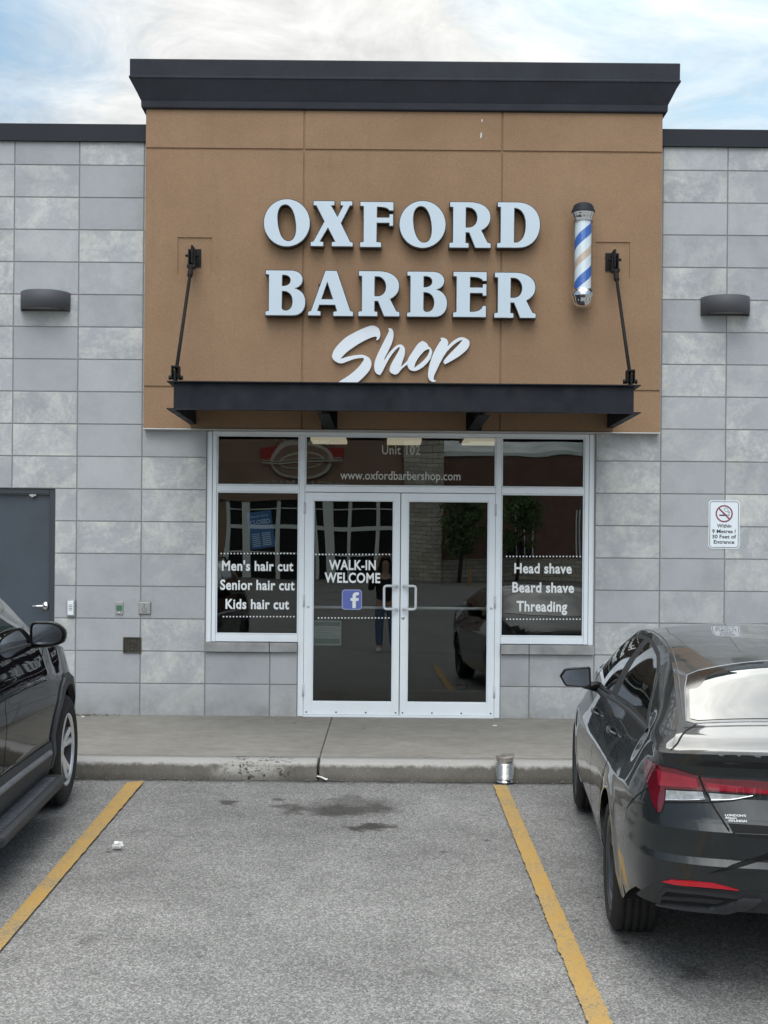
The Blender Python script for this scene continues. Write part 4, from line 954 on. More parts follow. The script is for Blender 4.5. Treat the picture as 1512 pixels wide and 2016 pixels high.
for i in range(n):
    for P in (top, bot): b.bm.faces.new((P[i][0], P[i + 1][0], P[i + 1][1], P[i][1]))
    for s in (0, 1): b.bm.faces.new((top[i][s], top[i + 1][s], bot[i + 1][s], bot[i][s]))
for e in (0, n): b.bm.faces.new((top[e][0], top[e][1], bot[e][1], bot[e][0]))
tag(b.build('paper_strip', M['paper']), 'torn white paper strip lying against the kerb joint', 'litter').location = (p.x, p.y, lot_z(p.y))
q = at(974, 1431.5, -.55); crumple('paper_scrap', 'flat white paper scrap on the sidewalk before the right glass door', 'litter', (q.x, -.55, -.0155), .022, .22, M['paper'], 5.0, 2)
M['leaf'] = pmat('dry_leaf', (0.10, 0.085, 0.055), 0.9, var=0.4, vscale=60)
rl = random.Random(11); b = MB()
for i in range(46):
    x = -2.86 + rl.random() ** 1.6 * .45 - .1; y = -.03 - rl.random() ** 2 * .10; s = .008 + rl.random() * .016; a = rl.random() * 6.3; z = -.0125 + rl.random() * .008
    pts = [(x + s * math.cos(a + t_) * k_, y + s * math.sin(a + t_) * k_, z + rl.random() * .006) for t_, k_ in ((0, 1.2), (1.4, .6), (3.1, 1.1), (4.6, .5))]; b.poly(pts)
lv = b.build('leaf_litter', M['leaf']); lv['kind'] = 'stuff'; lv['label'] = 'dry leaves gathered at the foot of the block wall'; lv['category'] = 'leaves'
q = at(165, 1418, -.16); crumple('foam_scrap', 'tiny white scrap on the sidewalk at the foot of the left wall', 'litter', (q.x, -.2, -.0145), .016, .5, M['paper'], 8.0, 2)

M['fleck'] = pmat('white_fleck', (.62, .62, .60), .9)
for px, py, w_, h_, Y in ((949, 237, .008, .014, PF), (947, 266, .010, .030, PF)):
    p = at(px, py, Y); b = MB(); b.prism([(p.x - w_, p.z - h_), (p.x + w_ * .5, p.z - h_ * .8), (p.x + w_, p.z + h_ * .5), (p.x - w_ * .2, p.z + h_)], XZ, Y - .0012, Y + .001); b.build('fleck', M['fleck'], shop)

M['grit'] = pmat('gutter_grit', (.13, .122, .108), .9, var=.5, vscale=60)
rg = random.Random(21); b = MB()
for i in range(420):
    x = rg.uniform(-2.6, 1.9); y = KERB_Y - .03 - rg.random() ** 2.2 * .22; s = .0025 + rg.random() ** 3 * .011; z = lot_z(y)
    top_ = b.bm.verts.new((x, y, z + s * .7)); ring = [b.bm.verts.new((x + s * math.cos(k * 1.257 + i) * rg.uniform(.7, 1.2), y + s * math.sin(k * 1.257 + i), z - .001)) for k in range(5)]
    for k in range(5): b.bm.faces.new((ring[k], ring[(k + 1) % 5], top_))
gr = b.build('gutter_grit', M['grit']); gr['kind'] = 'stuff'; gr['label'] = 'loose grit gathered along the foot of the kerb'; gr['category'] = 'grit'

# ------------------------------------------------------------------ cars: parametric body surfaces with panels, windows and lamps laid on them
def project(P):
    d = P.y - CAM.y; u, v = P.x / d, (CAM.z - P.z) / d
    return CX + F * (u * math.cos(ROLL) - v * math.sin(ROLL)), CY + F * (u * math.sin(ROLL) + v * math.cos(ROLL))
def lin(tab):
    def f(x):
        if x <= tab[0][0]: return tab[0][1]
        for (a, p), (b_, q) in zip(tab, tab[1:]):
            if x <= b_: return p + (q - p) * (x - a) / (b_ - a)
        return tab[-1][1]
    return f
def pch(tab):
    xs = [a for a, _ in tab]; ys = [b_ for _, b_ in tab]; n = len(xs)
    h = [xs[i + 1] - xs[i] for i in range(n - 1)]; dl = [(ys[i + 1] - ys[i]) / h[i] for i in range(n - 1)]
    m = [dl[0]] + [0 if dl[i - 1] * dl[i] <= 0 else 2 * dl[i - 1] * dl[i] / (dl[i - 1] + dl[i]) for i in range(1, n - 1)] + [dl[-1]]
    def f(x):
        if x <= xs[0]: return ys[0] + m[0] * 0
        if x >= xs[-1]: return ys[-1]
        i = 0
        while x > xs[i + 1]: i += 1
        t = (x - xs[i]) / h[i]
        return (2 * t ** 3 - 3 * t * t + 1) * ys[i] + (t ** 3 - 2 * t * t + t) * h[i] * m[i] + (-2 * t ** 3 + 3 * t * t) * ys[i + 1] + (t ** 3 - t * t) * h[i] * m[i + 1]
    return f
class Car:
    def __init__(s, outline, side_tab, rear_tab, front_tab, zb, xb, zc, xr, zr, yJ, yF, axles, wr, flare, zs, M4):
        pts = [Vector(p) for p in outline]; d = []
        for i in range(len(pts) - 1):
            p0 = pts[i - 1] if i else Vector((-pts[1].x, pts[1].y)); p1, p2 = pts[i], pts[i + 1]
            p3 = pts[i + 2] if i + 2 < len(pts) else Vector((-pts[i].x, pts[i].y))
            for k in range(16):
                t = k / 16; d.append(0.5 * ((2 * p1) + (p2 - p0) * t + (2 * p0 - 5 * p1 + 4 * p2 - p3) * t * t + (3 * p1 - p0 - 3 * p2 + p3) * t ** 3))
        d.append(pts[-1]); s.P = d; T = [0.0]
        for a, b_ in zip(d, d[1:]): T.append(T[-1] + (b_ - a).length)
        s.T = T; s.L = T[-1]
        s.N = []
        for i in range(len(d)):
            q = (d[min(i + 1, len(d) - 1)] - d[max(i - 1, 0)]).normalized()
            if i == 0 or i == len(d) - 1: q = Vector((1 if i == 0 else -1, 0))
            s.N.append(Vector((q.y, -q.x)))
        s.side, s.rear, s.front = lin(side_tab), lin(rear_tab), lin(front_tab)
        s.zbt, s.xb, s.zc, s.xr, s.zr = pch(zb), pch(xb), pch(zc), pch(xr), pch(zr)
        s.yJ, s.yF, s.ax, s.wr, s.flare, s.zs, s.M4 = yJ, yF, axles, wr, flare, zs, M4
    def base(s, t):
        T = s.T; t = min(max(t, 0), s.L); lo, hi = 0, len(T) - 1
        while hi - lo > 1:
            m = (lo + hi) // 2
            if T[m] <= t: lo = m
            else: hi = m
        f = (t - T[lo]) / max(T[hi] - T[lo], 1e-9)
        return s.P[lo].lerp(s.P[hi], f), s.N[lo].lerp(s.N[hi], f).normalized()
    def t_y(s, y):
        lo, hi = 0.0, s.L
        for _ in range(40):
            m = (lo + hi) / 2
            if s.base(m)[0].y < y: lo = m
            else: hi = m
        return (lo + hi) / 2
    def zb(s, t): return s.zbt(s.base(t)[0].y)
    def low(s, t, z, sg):
        p, n = s.base(t); zb = s.zbt(p.y); q = (z - s.zs) / (zb - s.zs)
        inb = max(p.x - s.xb(p.y), 0.0); g = max(0.0, (q - 0.58) / 0.42) ** 1.7
        o = n.x * n.x * (s.side(q) + inb * min(g, 1.3))
        o += n.y * n.y * (s.rear(z) if n.y < 0 else s.front(z))
        for a in s.ax:
            r = math.hypot(p.y - a, z - s.wr)
            if abs(n.x) > 0.5: o -= s.flare * math.exp(-((r - s.wr - 0.055) / 0.045) ** 2)
        return Vector((sg * (p.x - n.x * o), p.y - n.y * o, z))
    def mid(s, t, w, sg):
        B = s.low(t, s.zb(t), 1); y = min(max(B.y, s.yJ), s.yF); x, z = s.xr(y), s.zr(y)
        x = min(x, B.x); z = s.top(x, y).z
        k = 4 * w * (1 - w) * min(max((y - s.yJ) / 0.3, 0), 1) * min(max((s.yF - y) / 0.3, 0), 1)
        return Vector((sg * (B.x + (x - B.x) * w + 0.022 * k), B.y, B.z + (z - B.z) * w + 0.006 * k))
    def top(s, x, y, sg=1):
        xr = s.xr(y); zc, zr = s.zc(y), s.zr(y); z = zc - (zc - zr) * (abs(x) / xr) ** 2.3
        for rearward in (True, False):
            if (y < s.yJ + 0.12) if rearward else (y > s.yF - 0.12):
                t0 = s._edge(abs(x), rearward); pe = s.low(t0, s.zb(t0), 1)
                w = min(max(1 - abs(y - pe.y) / 0.14, 0), 1); z = z * (1 - w) + pe.z * w
        return Vector((x * sg, y, z))
    def _edge(s, x, rearward):
        lo, hi = (0.0, s.t_y(s.yJ)) if rearward else (s.t_y(s.yF), s.L)
        for _ in range(26):
            m = (lo + hi) / 2; X = s.low(m, s.zb(m), 1).x
            if (X < x) == rearward: lo = m
            else: hi = m
        return (lo + hi) / 2
    def fn(s, surf, sg):
        f = {'low': s.low, 'mid': s.mid, 'top': s.top}[surf]
        return lambda u, v: f(u, v, sg)
    def dom(s, surf):
        return {'low': (0, s.L, s.zs, 1.25), 'mid': (s.t_y(s.yJ), s.t_y(s.yF), 0, 1), 'top': (-0.9, 0.9, s.yJ - .15, s.yF + .1)}[surf]
    def pick(s, surf, sg, px, py, lim=None):
        """the (u, v) of the body point seen in this direction"""
        f = s.fn(surf, sg); u0, u1, v0, v1 = lim or s.dom(surf); best = None
        key = (surf, sg, lim)
        if not hasattr(s, '_g'): s._g = {}
        if key not in s._g:
            s._g[key] = [(u, v, *project(s.M4 @ f(u, v))) for u in [u0 + (u1 - u0) * i / 90 for i in range(91)] for v in [v0 + (v1 - v0) * j / 44 for j in range(45)]]
        u, v, _, _ = min(s._g[key], key=lambda q: (q[2] - px) ** 2 + (q[3] - py) ** 2)
        for _ in range(12):
            e = 1e-4; a = project(s.M4 @ f(u, v)); bu = project(s.M4 @ f(u + e, v)); bv = project(s.M4 @ f(u, v + e))
            J = ((bu[0] - a[0]) / e, (bv[0] - a[0]) / e, (bu[1] - a[1]) / e, (bv[1] - a[1]) / e); D = J[0] * J[3] - J[1] * J[2]
            if abs(D) < 1e-3: break
            rx, ry = px - a[0], py - a[1]; du = (rx * J[3] - ry * J[1]) / D; dv = (J[0] * ry - J[2] * rx) / D
            k = min(1, 0.08 / max(abs(du), abs(dv), 1e-9)); u = min(max(u + du * k, u0), u1); v = min(max(v + dv * k, v0), v1)
        return u, v
    def picks(s, surf, sg, pts, lim=None): return [s.pick(surf, sg, x, y, lim) for x, y in pts]

def clip_cell(poly, a0, a1, b0, b1):
    for ax, lim, sgn in ((0, a0, 1), (0, a1, -1), (1, b0, 1), (1, b1, -1)):
        out = []; n = len(poly)
        for i in range(n):
            p, q = poly[i - 1], poly[i]; ip, iq = sgn * (p[ax] - lim) >= -1e-12, sgn * (q[ax] - lim) >= -1e-12
            if ip != iq:
                f = (lim - p[ax]) / (q[ax] - p[ax]); r = [p[0] + (q[0] - p[0]) * f, p[1] + (q[1] - p[1]) * f]; r[ax] = lim; out.append(tuple(r))
            if iq: out.append(q)
        poly = out
        if len(poly) < 3: return []
    return poly
def patch(name, poly, fn, mats, parent, off=0.003, thick=0.004, du=0.03, dv=0.02, flip=False, smooth=True):
    u0, u1 = min(p[0] for p in poly), max(p[0] for p in poly); v0, v1 = min(p[1] for p in poly), max(p[1] for p in poly)
    du = min(du, max((u1 - u0) / 2, 1e-3)); dv = min(dv, max((v1 - v0) / 2, 1e-3))
    bm = bmesh.new(); V = {}; base = {}
    def vert(p):
        k = (round(p[0], 5), round(p[1], 5))
        if k not in V:
            e = 2e-3; P = fn(*k); n = (fn(k[0] + e, k[1]) - fn(k[0] - e, k[1])).cross(fn(k[0], k[1] + e) - fn(k[0], k[1] - e))
            if n.length < 1e-12: n = Vector((0, 0, 1))
            n.normalize(); n = -n if flip else n
            V[k] = bm.verts.new(P + n * off); base[V[k]] = P + n * (off - thick)
        return V[k]
    iu0, iv0 = math.floor(u0 / du), math.floor(v0 / dv)
    for i in range(iu0, math.ceil(u1 / du)):
        col = clip_cell(poly, i * du, (i + 1) * du, v0 - 1, v1 + 1)
        if not col: continue
        for j in range(iv0, math.ceil(v1 / dv)):
            c = clip_cell(col, i * du, (i + 1) * du, j * dv, (j + 1) * dv)
            if len(c) < 3 or abs(sum(c[k - 1][0] * c[k][1] - c[k][0] * c[k - 1][1] for k in range(len(c)))) < 1e-8: continue
            vs = []
            for p in c:
                w = vert(p)
                if not vs or (w is not vs[-1] and w is not vs[0]): vs.append(w)
            if len(vs) < 3 or len(set(vs)) < len(vs): continue
            try: f = bm.faces.new(vs if not flip else vs[::-1]); f.smooth = smooth
            except ValueError: pass
    if thick > 0:
        be = [e for e in bm.edges if len(e.link_faces) == 1]; dup = {}
        for e in be:
            f = e.link_faces[0]; l = [l for l in f.loops if l.edge == e][0]; a, b_ = l.vert, l.link_loop_next.vert; q = []
            for w in (a, b_):
                if w not in dup: dup[w] = (bm.verts.new(w.co), bm.verts.new(base[w]))
            try: g = bm.faces.new((dup[b_][0], dup[a][0], dup[a][1], dup[b_][1])); g.smooth = False
            except ValueError: pass
    me = bpy.data.meshes.new(name); bm.to_mesh(me); bm.free()
    return link_mesh(name, me, mats, parent)
def ribbon(name, pts, fn, width, mat, parent, off=0.001, height=0.0, step=0.02, closed=False):
    """a line laid on the surface: flat seam, or a raised moulding when height > 0"""
    if closed: pts = list(pts) + [pts[0]]
    uv = []
    for a, b_ in zip(pts, pts[1:]):
        L = (fn(*a) - fn(*b_)).length; n = max(1, int(L / step))
        for k in range(n): uv.append((a[0] + (b_[0] - a[0]) * k / n, a[1] + (b_[1] - a[1]) * k / n))
    uv.append(pts[-1]); P = [fn(*q) for q in uv]; bm = bmesh.new(); rows = []
    for i, q in enumerate(uv):
        e = 1e-3; n = (fn(q[0] + e, q[1]) - fn(q[0] - e, q[1])).cross(fn(q[0], q[1] + e) - fn(q[0], q[1] - e)).normalized()
        c = sum((P[k] for k in (0, -1)), Vector()) * 0
        if n.dot(P[i] - Vector((0, P[i].y, 0.55))) < 0: n = -n
        d = (P[min(i + 1, len(P) - 1)] - P[max(i - 1, 0)]).normalized(); sd = d.cross(n).normalized() * width / 2
        if height > 0: rows.append([bm.verts.new(P[i] + v) for v in (sd, sd * .75 + n * (height * .8), n * height, -sd * .75 + n * (height * .8), -sd)])
        else: rows.append([bm.verts.new(P[i] + n * off + v) for v in (sd, -sd)])
    for A, B_ in zip(rows, rows[1:]):
        for k in range(len(A) - 1): f = bm.faces.new((A[k], A[k + 1], B_[k + 1], B_[k])); f.smooth = height > 0
    bmesh.ops.recalc_face_normals(bm, faces=bm.faces[:])
    me = bpy.data.meshes.new(name); bm.to_mesh(me); bm.free(); return link_mesh(name, me, mat, parent)

def paint(name, col, metal, cior=1.42):
    m = pmat(name, col, 0.38, metal=metal, coat=1.0, coat_r=0.015, spec=0.10 if cior > 1.3 else 0.0); t = NT(m.node_tree); b = m.node_tree.nodes['Principled BSDF']; b.inputs['Coat IOR'].default_value = cior
    tc = t.n('ShaderNodeTexCoord'); n = t.noise(tc.outputs['Object'], 2.2, 5, 0.6)
    t.l(t.ramp(n, [(0.3, 0.012), (0.75, 0.05)]), b.inputs['Coat Roughness'])
    pz = t.n('ShaderNodeSeparateXYZ'); t.l(tc.outputs['Object'], pz.inputs[0])
    dust = t.math('MULTIPLY', t.ramp(pz.outputs[2], [(0.25, 0.16), (0.75, 0.01)]), t.ramp(t.noise(tc.outputs['Object'], 5, 6, 0.7), [(0.35, 0.2), (0.7, 1.0)]))
    t.l(t.mix(dust, col, (0.13, 0.125, 0.115)), b.inputs['Base Color']); return m
M['grey_paint'] = paint('dark_grey_metallic_paint', (0.026, 0.030, 0.032), 0.35, 1.38)
M['navy_paint'] = paint('black_navy_paint', (0.004, 0.0045, 0.007), 0.0, 1.22)
M['car_glass'] = pmat('dark_car_glass', (0.010, 0.011, 0.011), 0.03, coat=1.0, coat_r=0.0, spec=0.6)
M['rear_glass'] = pmat('rear_car_glass', (0.022, 0.030, 0.032), 0.015, spec=0.5, ior=1.5, coat=0.15, coat_r=0.0)
M['gloss_black'] = pmat('gloss_black_trim', (0.008, 0.008, 0.009), 0.12, spec=0.5)
M['trim_black'] = pmat('black_plastic_trim', (0.020, 0.021, 0.023), 0.5, bump=0.15, bscale=400)
M['clad'] = pmat('grey_black_cladding', (0.030, 0.032, 0.036), 0.55, var=0.2, vscale=10, bump=0.2, bscale=350)
M['seam'] = pmat('panel_gap', (0.003, 0.003, 0.003), 0.9)
M['tyre'] = pmat('tyre_rubber', (0.018, 0.017, 0.016), 0.85, var=0.3, vscale=14, bump=0.2, bscale=200)
M['alloy'] = pmat('silver_alloy', (0.80, 0.81, 0.83), 0.30, metal=0.85, var=0.06, vscale=10)
M['alloy_dk'] = pmat('dark_alloy', (0.11, 0.115, 0.125), 0.35, metal=0.8)
M['barrel'] = pmat('dark_wheel_barrel', (0.05, 0.05, 0.052), 0.6, metal=0.5)
M['under'] = pmat('underbody', (0.008, 0.008, 0.008), 0.9)
M['red_lens'] = pmat('red_lamp_lens', (0.30, 0.012, 0.030), 0.10, coat=1.0, coat_r=0.0, var=0.25, vscale=9)
M['red_dark'] = pmat('dark_red_lamp_lens', (0.125, 0.008, 0.016), 0.08, coat=1.0, coat_r=0.0)
M['red_refl'] = pmat('bright_red_reflector', (0.50, 0.006, 0.020), 0.2, coat=0.6)
M['clear_lens'] = pmat('clear_reverse_lens', (0.33, 0.34, 0.34), 0.15, coat=1.0, coat_r=0.0, var=0.3, vscale=40)
M['mirror'] = pmat('mirror_glass', (0.26, 0.30, 0.36), 0.12, metal=1.0)
M['grey_strip'] = pmat('satin_grey_strip', (0.22, 0.23, 0.25), 0.38, metal=0.5, var=0.15, vscale=12)

def make_wheel(parent, x, y, r, width, rim_r, sg, rim_mat, spokes, style):
    w = part_empty('wheel', parent, (x, y, r))
    h = width / 2; b = MB()
    prof = [(rim_r, -h * .86), (rim_r + .012, -h * .96), ((r + rim_r) / 2, -h * 1.04), (r - .030, -h * .95), (r - .012, -h * .86)]
    ng = 4; ry = r - .004
    for i in range(ng + 1):
        a, c = -h * .80 + (1.6 * h) * i / (ng + 1) + .006, -h * .80 + (1.6 * h) * (i + 1) / (ng + 1) - .006
        prof += [(r, a), (r, c)]
        if i < ng: prof += [(r - .008, c + .001), (r - .008, c + .011)]
    prof += [(r - .012, h * .86), (r - .030, h * .95), ((r + rim_r) / 2, h * 1.04), (rim_r + .012, h * .96), (rim_r, h * .86)]
    b.lathe(prof, (0, 0, 0), 'X', 72); b.build('tyre', M['tyre'], w)
    b = MB(); o = sg
    b.mi = 0
    b.lathe([(rim_r + .001, o * h * .88), (rim_r + .004, o * h * .93), (rim_r - .004, o * h * .95), (rim_r - .016, o * h * .88), (rim_r - .020, o * h * .80)], (0, 0, 0), 'X', 60)
    b.mi = 1; b.lathe([(rim_r - .020, o * h * .80), (rim_r - .030, o * h * .1), (rim_r - .035, -o * h * .8)], (0, 0, 0), 'X', 48)
    b.lathe([(.0, -o * h * .1), (rim_r - .03, -o * h * .1)], (0, 0, 0), 'X', 40)
    b.lathe([(.0, o * h * .05), (.155, o * h * .05), (.155, -o * h * .05)], (0, 0, 0), 'X', 40)
    b.mi = 0
    for k in range(spokes):
        A = 2 * math.pi * k / spokes + .3
        for q, wd in (((-.16, .12), (.16, .12)) if style == 'double' else ((0, .2),)):
            n = 6; rows = []
            for i in range(n + 1):
                f = i / n; rr = .040 + (rim_r - .052) * f; ang = A + q * (0.75 + .45 * f) if style == 'double' else A + .10 * f
                hw = (.022 + .006 * f) if style == 'double' else (.020 + .020 * f)
                fx = o * (h * (.60 + .22 * f ** 1.5)); bx = fx - o * .035
                c, s_ = math.cos(ang), math.sin(ang); px = lambda e, X: Vector((X, rr * c - e * s_, rr * s_ + e * c))
                rows.append([b.bm.verts.new(p) for p in (px(-hw, bx), px(-hw, fx - o * .008), px(-hw * .55, fx), px(hw * .55, fx), px(hw, fx - o * .008), px(hw, bx))])
            for R0, R1 in zip(rows, rows[1:]):
                for i in range(6): f_ = b.bm.faces.new((R0[i], R0[(i + 1) % 6], R1[(i + 1) % 6], R1[i])); f_.material_index = 0
    b.lathe([(.0, o * h * .68), (.030, o * h * .68), (.034, o * h * .64), (.062, o * h * .58), (.070, o * h * .40)], (0, 0, 0), 'X', 30)
    for k in range(5):
        a = 2 * math.pi * k / 5; b.lathe([(0, o * h * .62), (.008, o * h * .62), (.009, o * h * .5)], (0, .050 * math.cos(a), .050 * math.sin(a)), 'X', 8)
    b.build('rim', [rim_mat, M['barrel']], w)
    return w
def pod(name, outline, x_of, mats, parent, rings, glass=None, glass_mat=None, sub=2):
    """rounded housing: outline (a, b) swept through rings (depth, scale); x_of maps (a, b, depth)"""
    ca = sum(p[0] for p in outline) / len(outline); cb = sum(p[1] for p in outline) / len(outline); b = MB(); prev = None; first = None
    for d, k in rings:
        R = [b.bm.verts.new(x_of(ca + (p[0] - ca) * k, cb + (p[1] - cb) * k, d)) for p in outline]
        if prev:
            for i in range(len(R)): f = b.bm.faces.new((prev[i], prev[(i + 1) % len(R)], R[(i + 1) % len(R)], R[i])); f.smooth = True
        else: first = R
        prev = R
    f = b.bm.faces.new(prev); f.smooth = True; b.bm.faces.new(first[::-1])
    o = b.build(name, mats, parent)
    return o
def place_matrix(x, y, yaw): return Matrix.Translation((x, y, lot_z(y))) @ Matrix.Rotation(-yaw, 4, 'Z') @ Matrix.Rotation(math.atan(SLOPE), 4, 'X')
def car_root(name, label, cat, M4):
    o = thing(name, label, cat); o.matrix_world = M4; return o
def arc_pts(car, cy, r, z0, n=16, frm=None, to=None):
    cz = car.wr; th = math.asin(max(-1, min(1, (cz - z0) / r))); out = []
    for k in range(n + 1):
        a = math.pi + th - (math.pi + 2 * th) * k / n
        out.append((car.t_y(cy + r * math.cos(a)), cz + r * math.sin(a)))
    return out
def shell(car, root, mat, arch_r, rear_z, sill_z, front_z):
    """the painted body: lower sides with wheel arches cut out, upper sides and the top"""
    A0, A1 = car.ax; T = car.L
    tops = [(T * k / 260, car.zb(T * k / 260)) for k in range(261)]
    bot = [(0, rear_z), (car.t_y(A0 - arch_r - .42), rear_z - .01), (car.t_y(A0 - arch_r - .10), sill_z + .08)] + arc_pts(car, A0, arch_r, sill_z + .03) + [(car.t_y(A0 + arch_r + .06), sill_z), (car.t_y(A1 - arch_r - .06), sill_z)] + arc_pts(car, A1, arch_r, sill_z + .03) + [(car.t_y(A1 + arch_r + .12), front_z), (T, front_z)]
    bm = None; pieces = []
    for sg in (-1, 1):
        pieces.append(patch('body', bot + tops[::-1], car.fn('low', sg), mat, root, 0, 0.0, 0.03, 0.0125, flip=(sg < 0)))
        t0, t1 = car.t_y(car.yJ), car.t_y(car.yF)
        pieces.append(patch('body', [(t0, 0), (t1, 0), (t1, 1), (t0, 1)], car.fn('mid', sg), mat, root, 0, 0.0, 0.04, 0.07, flip=(sg < 0)))
    right = []
    n = 26; t0 = car.t_y(car.yJ); t1 = car.t_y(car.yF)
    for k in range(n + 1): t = t0 * k / n; p = car.low(t, car.zb(t), 1); right.append((p.x, p.y))
    for k in range(201): t = t0 + (t1 - t0) * k / 200; B = car.low(t, car.zb(t), 1); y = min(max(B.y, car.yJ), car.yF); right.append((min(car.xr(y), B.x), B.y))
    for k in range(n + 1): t = t1 + (T - t1) * k / n; p = car.low(t, car.zb(t), 1); right.append((p.x, p.y))
    pieces.append(patch('body', right + [(-x, y) for x, y in right[::-1]], car.fn('top', 1), mat, root, 0, 0.0, 0.05, 0.04))
    bm = bmesh.new()
    for o in pieces:
        bm.from_mesh(o.data); me = o.data; bpy.data.objects.remove(o); bpy.data.meshes.remove(me)
    me = bpy.data.meshes.new('body'); bmesh.ops.remove_doubles(bm, verts=bm.verts[:], dist=0.002); bm.to_mesh(me); bm.free()
    body = link_mesh('body', me, mat, root); me.set_sharp_from_angle(angle=rad(13))
    b = MB(); w = 0.62; zf = sill_z + .02
    y0, y1 = car.P[0].y + .22, car.P[-1].y - .2
    b.box(-w, w, car.ax[0] + .3, car.ax[1] - .3, zf, .72); b.box(-w, w, y0 + .25, car.ax[0] + .3, rear_z + .06, .72); b.box(-w, w, car.ax[1] - .3, y1, front_z + .05, .72)
    for a in car.ax: b.box(-.86, -w + .001, a - .02, a + .02, car.wr - .05, car.wr + .05); b.box(w - .001, .86, a - .02, a + .02, car.wr - .05, car.wr + .05)
    b.box(-.80, -w - .001, car.ax[0] + arch_r, car.ax[1] - arch_r, zf, .6); b.box(w + .001, .80, car.ax[0] + arch_r, car.ax[1] - arch_r, zf, .6)
    for a in car.ax:
        for s_ in (-1, 1): b.lathe([(arch_r + .012, s_ * .60), (arch_r + .012, s_ * .86)], (0, a, car.wr), 'X', 24, arc=(-.2, math.pi + .2))
    b.build('underbody', M['under'], root, normals=False)
    return body

# ---------------- dark grey sedan, right of the empty stall
YAW1 = 0.085
M1 = place_matrix(1.985, -6.44, YAW1)
sedan = car_root('parked_sedan', 'dark grey sedan parked right of the empty stall, its rear and left side showing', 'car', M1)
C1 = Car([(0, -1.090), (.35, -1.083), (.60, -1.050), (.745, -.985), (.825, -.885), (.868, -.73), (.893, -.50), (.908, -.10), (.9125, .6), (.9125, 1.6), (.910, 2.4), (.895, 2.8), (.86, 3.1), (.78, 3.35), (.6, 3.5), (.3, 3.57), (0, 3.585)],
         [(0, .060), (.08, .034), (.2, .012), (.35, .002), (.48, .0), (.62, .006), (.72, .0), (.80, .006), (1, .012)],
         [(.2, .16), (.40, .075), (.44, .045), (.50, .028), (.55, .012), (.575, 0), (.600, .026), (.66, .012), (.7125, 0), (.75, .022), (.8375, .054), (.8875, .060), (.925, .060), (.9625, .046), (1.0, .014), (1.025, 0)],
         [(.2, .12), (.35, .02), (.5, 0), (.6, .03), (.7, .12)],
         [(-1.09, 1.026), (-.95, 1.008), (-.6, 1.018), (-.25, 1.0), (.5, .985), (1.85, .920), (2.6, .895), (3.1, .80), (3.45, .68), (3.585, .62)],
         [(-1.09, .78), (-.95, .785), (-.6, .795), (-.25, .762), (.3, .768), (1.0, .79), (1.85, .82), (2.5, .80), (3.0, .74), (3.3, .62), (3.585, .3)],
         [(-1.09, 1.030), (-.95, 1.068), (-.76, 1.112), (-.70, 1.132), (-.45, 1.230), (-.32, 1.276), (-.22, 1.300), (-.13, 1.311), (.05, 1.331), (.4, 1.352), (.8, 1.361), (1.3, 1.363), (1.8, 1.345), (2.05, 1.30), (2.5, 1.12), (2.95, .95), (3.2, .87), (3.45, .75), (3.585, .64)],
         [(-1.05, .77), (-.95, .735), (-.72, .675), (-.3, .635), (.1, .600), (.5, .578), (1.0, .572), (1.5, .580), (1.9, .605), (2.3, .66), (2.75, .72), (3.1, .70), (3.3, .62)],
         [(-1.05, 1.0), (-.95, 1.034), (-.72, 1.090), (-.45, 1.155), (-.18, 1.225), (.1, 1.275), (.5, 1.312), (1.0, 1.332), (1.5, 1.318), (1.9, 1.258), (2.3, 1.12), (2.75, .965), (3.1, .84), (3.3, .78)],
         -0.93, 3.2, (0.0, 2.72), 0.316, 0.010, 0.20, M1)
shell(C1, sedan, M['grey_paint'], 0.352, 0.42, 0.20, 0.22)
for x in (-.79, .79):
    for y in (0, 2.72): make_wheel(sedan, x, y, .316, .215, .222, 1 if x > 0 else -1, M['alloy_dk'], 5, 'single')
lo, mi, tp = C1.fn('low', -1), C1.fn('mid', -1), C1.fn('top', 1)
REAR = (0.0, C1.t_y(-.62), .38, 1.05)
def rp(pts): return C1.picks('low', -1, pts, REAR)
def both(name, poly, mat, off, thick, **k):
    for sg in (-1, 1): patch(name, poly, C1.fn('low', sg), mat, sedan, off, thick, flip=(sg < 0), **k)
FD = dict(du=.02, dv=.012)
lampP = rp([(1271, 1492), (1285, 1499), (1330, 1513), (1376, 1528), (1385, 1556.5), (1346, 1554), (1310, 1552), (1309, 1577), (1303, 1597), (1299, 1600), (1292, 1592), (1278, 1548)])
both('tail_lamp', lampP, M['red_dark'], .006, .010, **FD)
both('lamp_lens', rp([(1296, 1514), (1330, 1522.5), (1371, 1533), (1376, 1551), (1340, 1549), (1299, 1546)]), M['red_lens'], .0085, .004, **FD)
bar = rp([(1379, 1530), (1430, 1534), (1477, 1535.5), (1515, 1539)]); barb = rp([(1390, 1557.5), (1445, 1561), (1480, 1563), (1515, 1565.5)])
both('light_bar', [bar[0], bar[1], bar[2], bar[3], (0, bar[3][1] - .004), (0, barb[3][1] - .004)] + barb[::-1], M['red_dark'], .0055, .009, **FD)
lb = rp([(1388, 1540), (1440, 1546), (1480, 1551), (1515, 1556)]); lb2 = rp([(1394, 1554), (1440, 1558), (1480, 1560.5), (1515, 1562.5)])
both('bar_lens', lb + [(0, lb[3][1] - .004), (0, lb2[3][1] - .003)] + lb2[::-1], M['red_lens'], .0075, .003, **FD)
both('reverse_lamp', rp([(1312, 1555), (1382, 1558.5), (1388.5, 1572.5), (1311, 1573)]), M['clear_lens'], .005, .008, **FD)
both('reverse_lamp', rp([(1395, 1561), (1430, 1563.5), (1478, 1566.5), (1440, 1573), (1400, 1574)]), M['clear_lens'], .005, .008, **FD)
